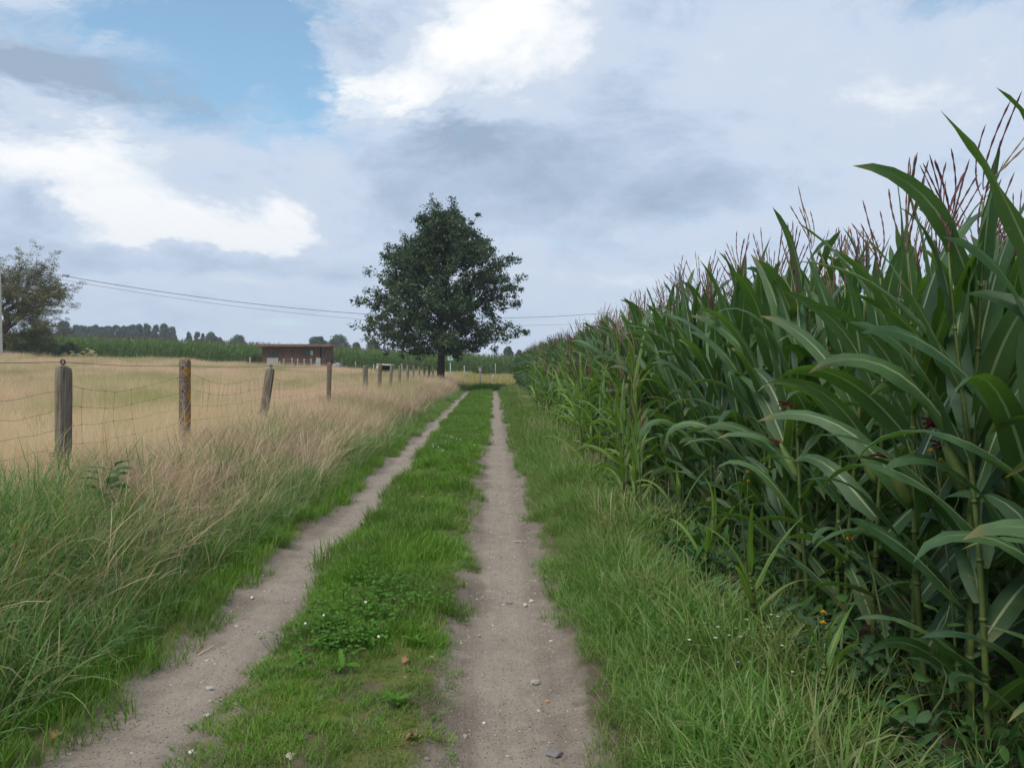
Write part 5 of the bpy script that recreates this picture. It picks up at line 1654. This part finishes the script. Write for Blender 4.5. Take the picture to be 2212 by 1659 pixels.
def build_weeds():
    rg = np.random.default_rng(81)
    def gp(x, y): return Vector((x, y, gz(x, y)))
    sow_thistle('tall yellow sow thistle leaning left at the right edge of the photo', gp(1.80, 3.15), 1.12, (-.10, .02), 1, 7)
    sow_thistle('yellow sow thistle with drooping side stem in front of the dark maize', gp(1.64, 3.35), .78, (-.12, .05), 2, 5)
    sow_thistle('low yellow sow thistle flowering beside the stunted maize seedling', gp(1.45, 3.62), .34, (-.02, 0), 3, 3)
    sow_thistle('small sow thistle between the pale maize and the dark stalks', gp(1.60, 5.2), .78, (-.08, 0), 4, 4)
    leafy_weed('bindweed', 'twining bindweed with arrow leaves in the lower right corner', 'climbing weed', gp(1.66, 3.05), .62, 11, (.07, .12), (.05, .075), 'weed', 5, (.03, .02), True)
    leafy_weed('bindweed', 'bindweed climbing among the stalks behind the low sow thistle', 'climbing weed', gp(1.66, 3.75), .5, 9, (.06, .10), (.045, .07), 'weed', 6, (-.05, 0), True)
    leafy_weed('thistle', 'grey-green thistle with jagged leaves under the near maize', 'wildflower', gp(1.52, 3.4), .26, 12, (.14, .22), (.05, .07), 'thistle', 7, (.02, .02), False, None, True)
    leafy_weed('thistle', 'upright grey-green thistle beside the spiky stunted maize', 'wildflower', gp(1.56, 4.4), .55, 14, (.10, .17), (.03, .05), 'thistle', 8, (0, 0), False, None, True)
    leafy_weed('bramble', 'broad-leaved green bramble poking out of the left bank below the first post', 'bramble', gp(-2.95, 6.3), .50, 22, (.10, .16), (.075, .105), 'weed', 9, (.14, -.1))
    leafy_weed('dock', 'broad dock plant at the base of the maize in the lower right', 'wildflower', gp(1.50, 3.05), .14, 8, (.08, .13), (.035, .05), 'weed', 10)
    # white-flowered weed patch
    b = on_ground(1600, 1445)
    g, fl = Geo(), Geo()
    for k in range(46):
        x, y = rg.normal(0, .13), rg.normal(0, .2); h = rg.uniform(.08, .2)
        g.tube([[x * .6, y * .6, 0], [x * .8, y * .8, h * .6], [x, y, h]], .0016, 3, cap=False)
        for q in range(3):
            leaf_strip(g, rg, (x * .8, y * .8, h * rg.uniform(.2, .8)), rg.uniform(0, 6.28), rg.uniform(.03, .05), .02, .8, 1.7, 1, seg=3, prof='broad', cross=(-1, 0, 1))
        for q in range(5):
            a = q * 1.2566; d = np.array([math.cos(a), math.sin(a), .2]); s = np.array([-math.sin(a), math.cos(a), 0]) * .004; c = np.array([x, y, h])
            fl.add([c + d * .002 - s * .5, c + d * .002 + s * .5, c + d * .009 + s * .8, c + d * .009 - s * .8], [(0, 1, 2, 3)])
    o = thing('white_flower_patch', 'patch of tiny white flowers in the grass below the stunted maize', 'wildflowers', b)
    q = ob('greenery', g.mesh('greenery', M['weed']), o); q['kind'] = 'stuff'
    q = ob('blossoms', fl.mesh('blossoms', M['white'], False), o); q['kind'] = 'stuff'

    # clover, dandelion rosettes and creeping buttercup on the middle strip
    cm = []
    for i in range(6):
        g = Geo(); r2 = np.random.default_rng(820 + i)
        for k in range(14):
            c = np.array([r2.normal(0, .05), r2.normal(0, .05), r2.uniform(.03, .085)])
            g.tube([[c[0] * .6, c[1] * .6, 0], c], .001, 3, cap=False)
            a0 = r2.uniform(0, 6.28); tl = r2.normal(0, .25, 2)
            for q in range(3):
                a = a0 + q * 2.094; d = np.array([math.cos(a), math.sin(a), .15 + tl[0]]); s = np.array([-math.sin(a), math.cos(a), tl[1]]); L = r2.uniform(.012, .019)
                g.add([c, c + d * L * .55 + s * L * .5, c + d * L, c + d * L * .95 + [0, 0, -.001], c + d * L * .55 - s * L * .5], None, [(0, 1, 2), (0, 2, 4)])
        cm.append(g.mesh(f'clover_{i}', M['clover']))
    def cmask(x, y):
        e1 = np.exp(-(((x + .66) / .36) ** 2 + ((y - 4.45) / .38) ** 2)); e2 = np.exp(-(((x + .80) / .25) ** 2 + ((y - 5.4) / .5) ** 2)) * .35
        e3 = np.exp(-(((x + .8) / .3) ** 2 + ((y - 15) / 2) ** 2)) * .5
        return np.clip(e1 * 1.3 + e2 + e3, 0, 1)
    X, Y = sample(-1.15, -.25, 3.4, 18, 130, rg, lambda x, y: cmask(x, y) * sstep(.25, .6, vnoise(x, y, 5, 1.0)))
    P, r = place(X, Y, rg, .1)
    scatter('clover_patch', cm, P, r, rg.uniform(.9, 1.5, len(X)), 'bright clover patch in the near part of the middle strip')
    rosette = []
    for i in range(4):
        g = Geo(); r2 = np.random.default_rng(840 + i)
        for k in range(9):
            jag_leaf(g, r2, (0, 0, .02), k * .7 + r2.normal(0, .2), r2.uniform(.06, .12), r2.uniform(.022, .036), r2.uniform(.3, .9), r2.uniform(1.2, 2.1), 5, r2.normal(0, .3))
        rosette.append(g.mesh('dandelion', M['clover']))
    for k, (px, py, lab) in enumerate([(690, 1410, 'dandelion rosette at the left of the clover patch'), (650, 1440, 'low dandelion rosette at the left foot of the clover'), (740, 1455, 'dandelion rosette in the middle of the clover patch'),
                                       (800, 1385, 'dandelion rosette at the top of the clover patch'), (900, 1400, 'dandelion rosette at the right of the clover patch'), (858, 1530, 'lone dandelion rosette in front of the clover patch'), (700, 1365, 'dandelion rosette behind the clover patch')]):
        p = on_ground(px, py)
        thing('dandelion', lab, 'wildflower', p, (0, 0, k), .75 + .1 * (k % 3), 'dandelions on the middle strip', rosette[k % 4])
    # white clover heads
    for i, (px, py) in enumerate([(818, 1380), (700, 1330), (790, 1300), (660, 1350)]):
        p = on_ground(px, py + 40)
        g = Geo().tube([[0, 0, 0], [0, 0, .10]], .0012, 4)
        r = thing('clover_flower', ['white clover head in the middle of the clover patch', 'white clover head behind the left half of the clover patch', 'white clover head farthest back behind the clover patch', 'white clover head at the left side of the clover patch'][i], 'wildflower', p, group='white clover heads')
        ob('stem', g.mesh('stem', M['stem']), r)
        ob('head', stone_mesh('head', rg, .9, 'white', 2, .25), r, (0, 0, .105), (0, 0, 0), .0075)
    far = [stone_mesh('clover_head', rg, .9, 'white', 1, .2)]
    X, Y = sample(-1.1, -.3, 12.5, 18.5, 9, rg, lambda x, y: sstep(.0, .5, 1 - ((y - 15) / 2.5) ** 2) * .8)
    P, r = place(X, Y, rg); P[:, 2] += .085
    scatter('clover_blossoms', far, P, r, rg.uniform(.008, .013, len(X)), 'scatter of white clover heads farther up the strip')
    # yellow dots in the verge
    for i, (px, py, lab) in enumerate([(1303, 1140, 'small yellow flower in the right verge'), (1297, 1152, 'second small yellow flower just below it in the verge'), (911, 1088, 'tiny yellow flower in the middle strip')]):
        p = on_ground(px, py + 30)
        r = thing('buttercup', lab, 'wildflower', p)
        ob('stem', Geo().tube([[0, 0, 0], [.01, 0, .2]], .0015, 4).mesh('stem', M['stem']), r)
        ob('flower', stone_mesh('flower', rg, .4, 'yellow', 1, .1), r, (.01, 0, .2), (0, 0, 0), .013)
    # dry stalks and a dead leaf on the ruts
    for i, (pa, pb, lab) in enumerate([((430, 1420), (480, 1392), 'dry stalk lying across the near left rut'), ((655, 1228), (688, 1210), 'pale straw lying on the left rut beside the strip'), ((600, 1180), (655, 1150), 'dry twig at the left edge of the left rut'), ((424, 1416), (440, 1395), 'short dark twig crossing the dry stalk in the left rut')]):
        a, b = on_ground(*pa), on_ground(*pb)
        L = (b - a)
        thing('dry_stalk', lab, 'stalk', a + Vector((0, 0, .016)), me=Geo().tube([[0, 0, 0], np.array(L) * .5 + [.004, 0, .006], list(L)], [.003, .0028, .0015], 5).mesh('dry_stalk', M['deadleaf' if 'dark' in lab else 'cutwood']))
    for (px, py, lab) in [(115, 1605, 'curled brown dead leaf at the lower left edge of the left rut'), (905, 1600, 'small dead leaf at the right edge of the middle strip'), (870, 1440, 'dead leaf beside the clover patch')]:
        g = Geo(); leaf_strip(g, rg, (0, 0, .004), rg.uniform(0, 6), .06, .04, 1.0, 2.0, 1, 0, .5, .3, 5, .3, -.3, 'broad')
        thing('dead_leaf', lab, 'leaf', on_ground(px, py) + Vector((0, 0, .015)), me=g.mesh('dead_leaf', M['deadleaf']))


build_weeds()


# ------------------------------------------------------------------ air
def build_haze():
    m = bpy.data.materials.new('haze_air')
    m.use_nodes = True
    m.node_tree.nodes.clear()
    N = NT(m.node_tree)
    out = N.n('ShaderNodeOutputMaterial')
    v = N.n('ShaderNodeVolumePrincipled')
    v.inputs['Color'].default_value = (0.80, 0.90, 1.0, 1)
    v.inputs['Density'].default_value = 0.00055
    N.link(v.outputs[0], out.inputs['Volume'])
    ob('haze', Geo().box((-900, -120, -1.6), (900, 700, 34)).mesh('haze', m, False), kind='stuff', label='thin bluish summer haze over the fields')


build_haze()
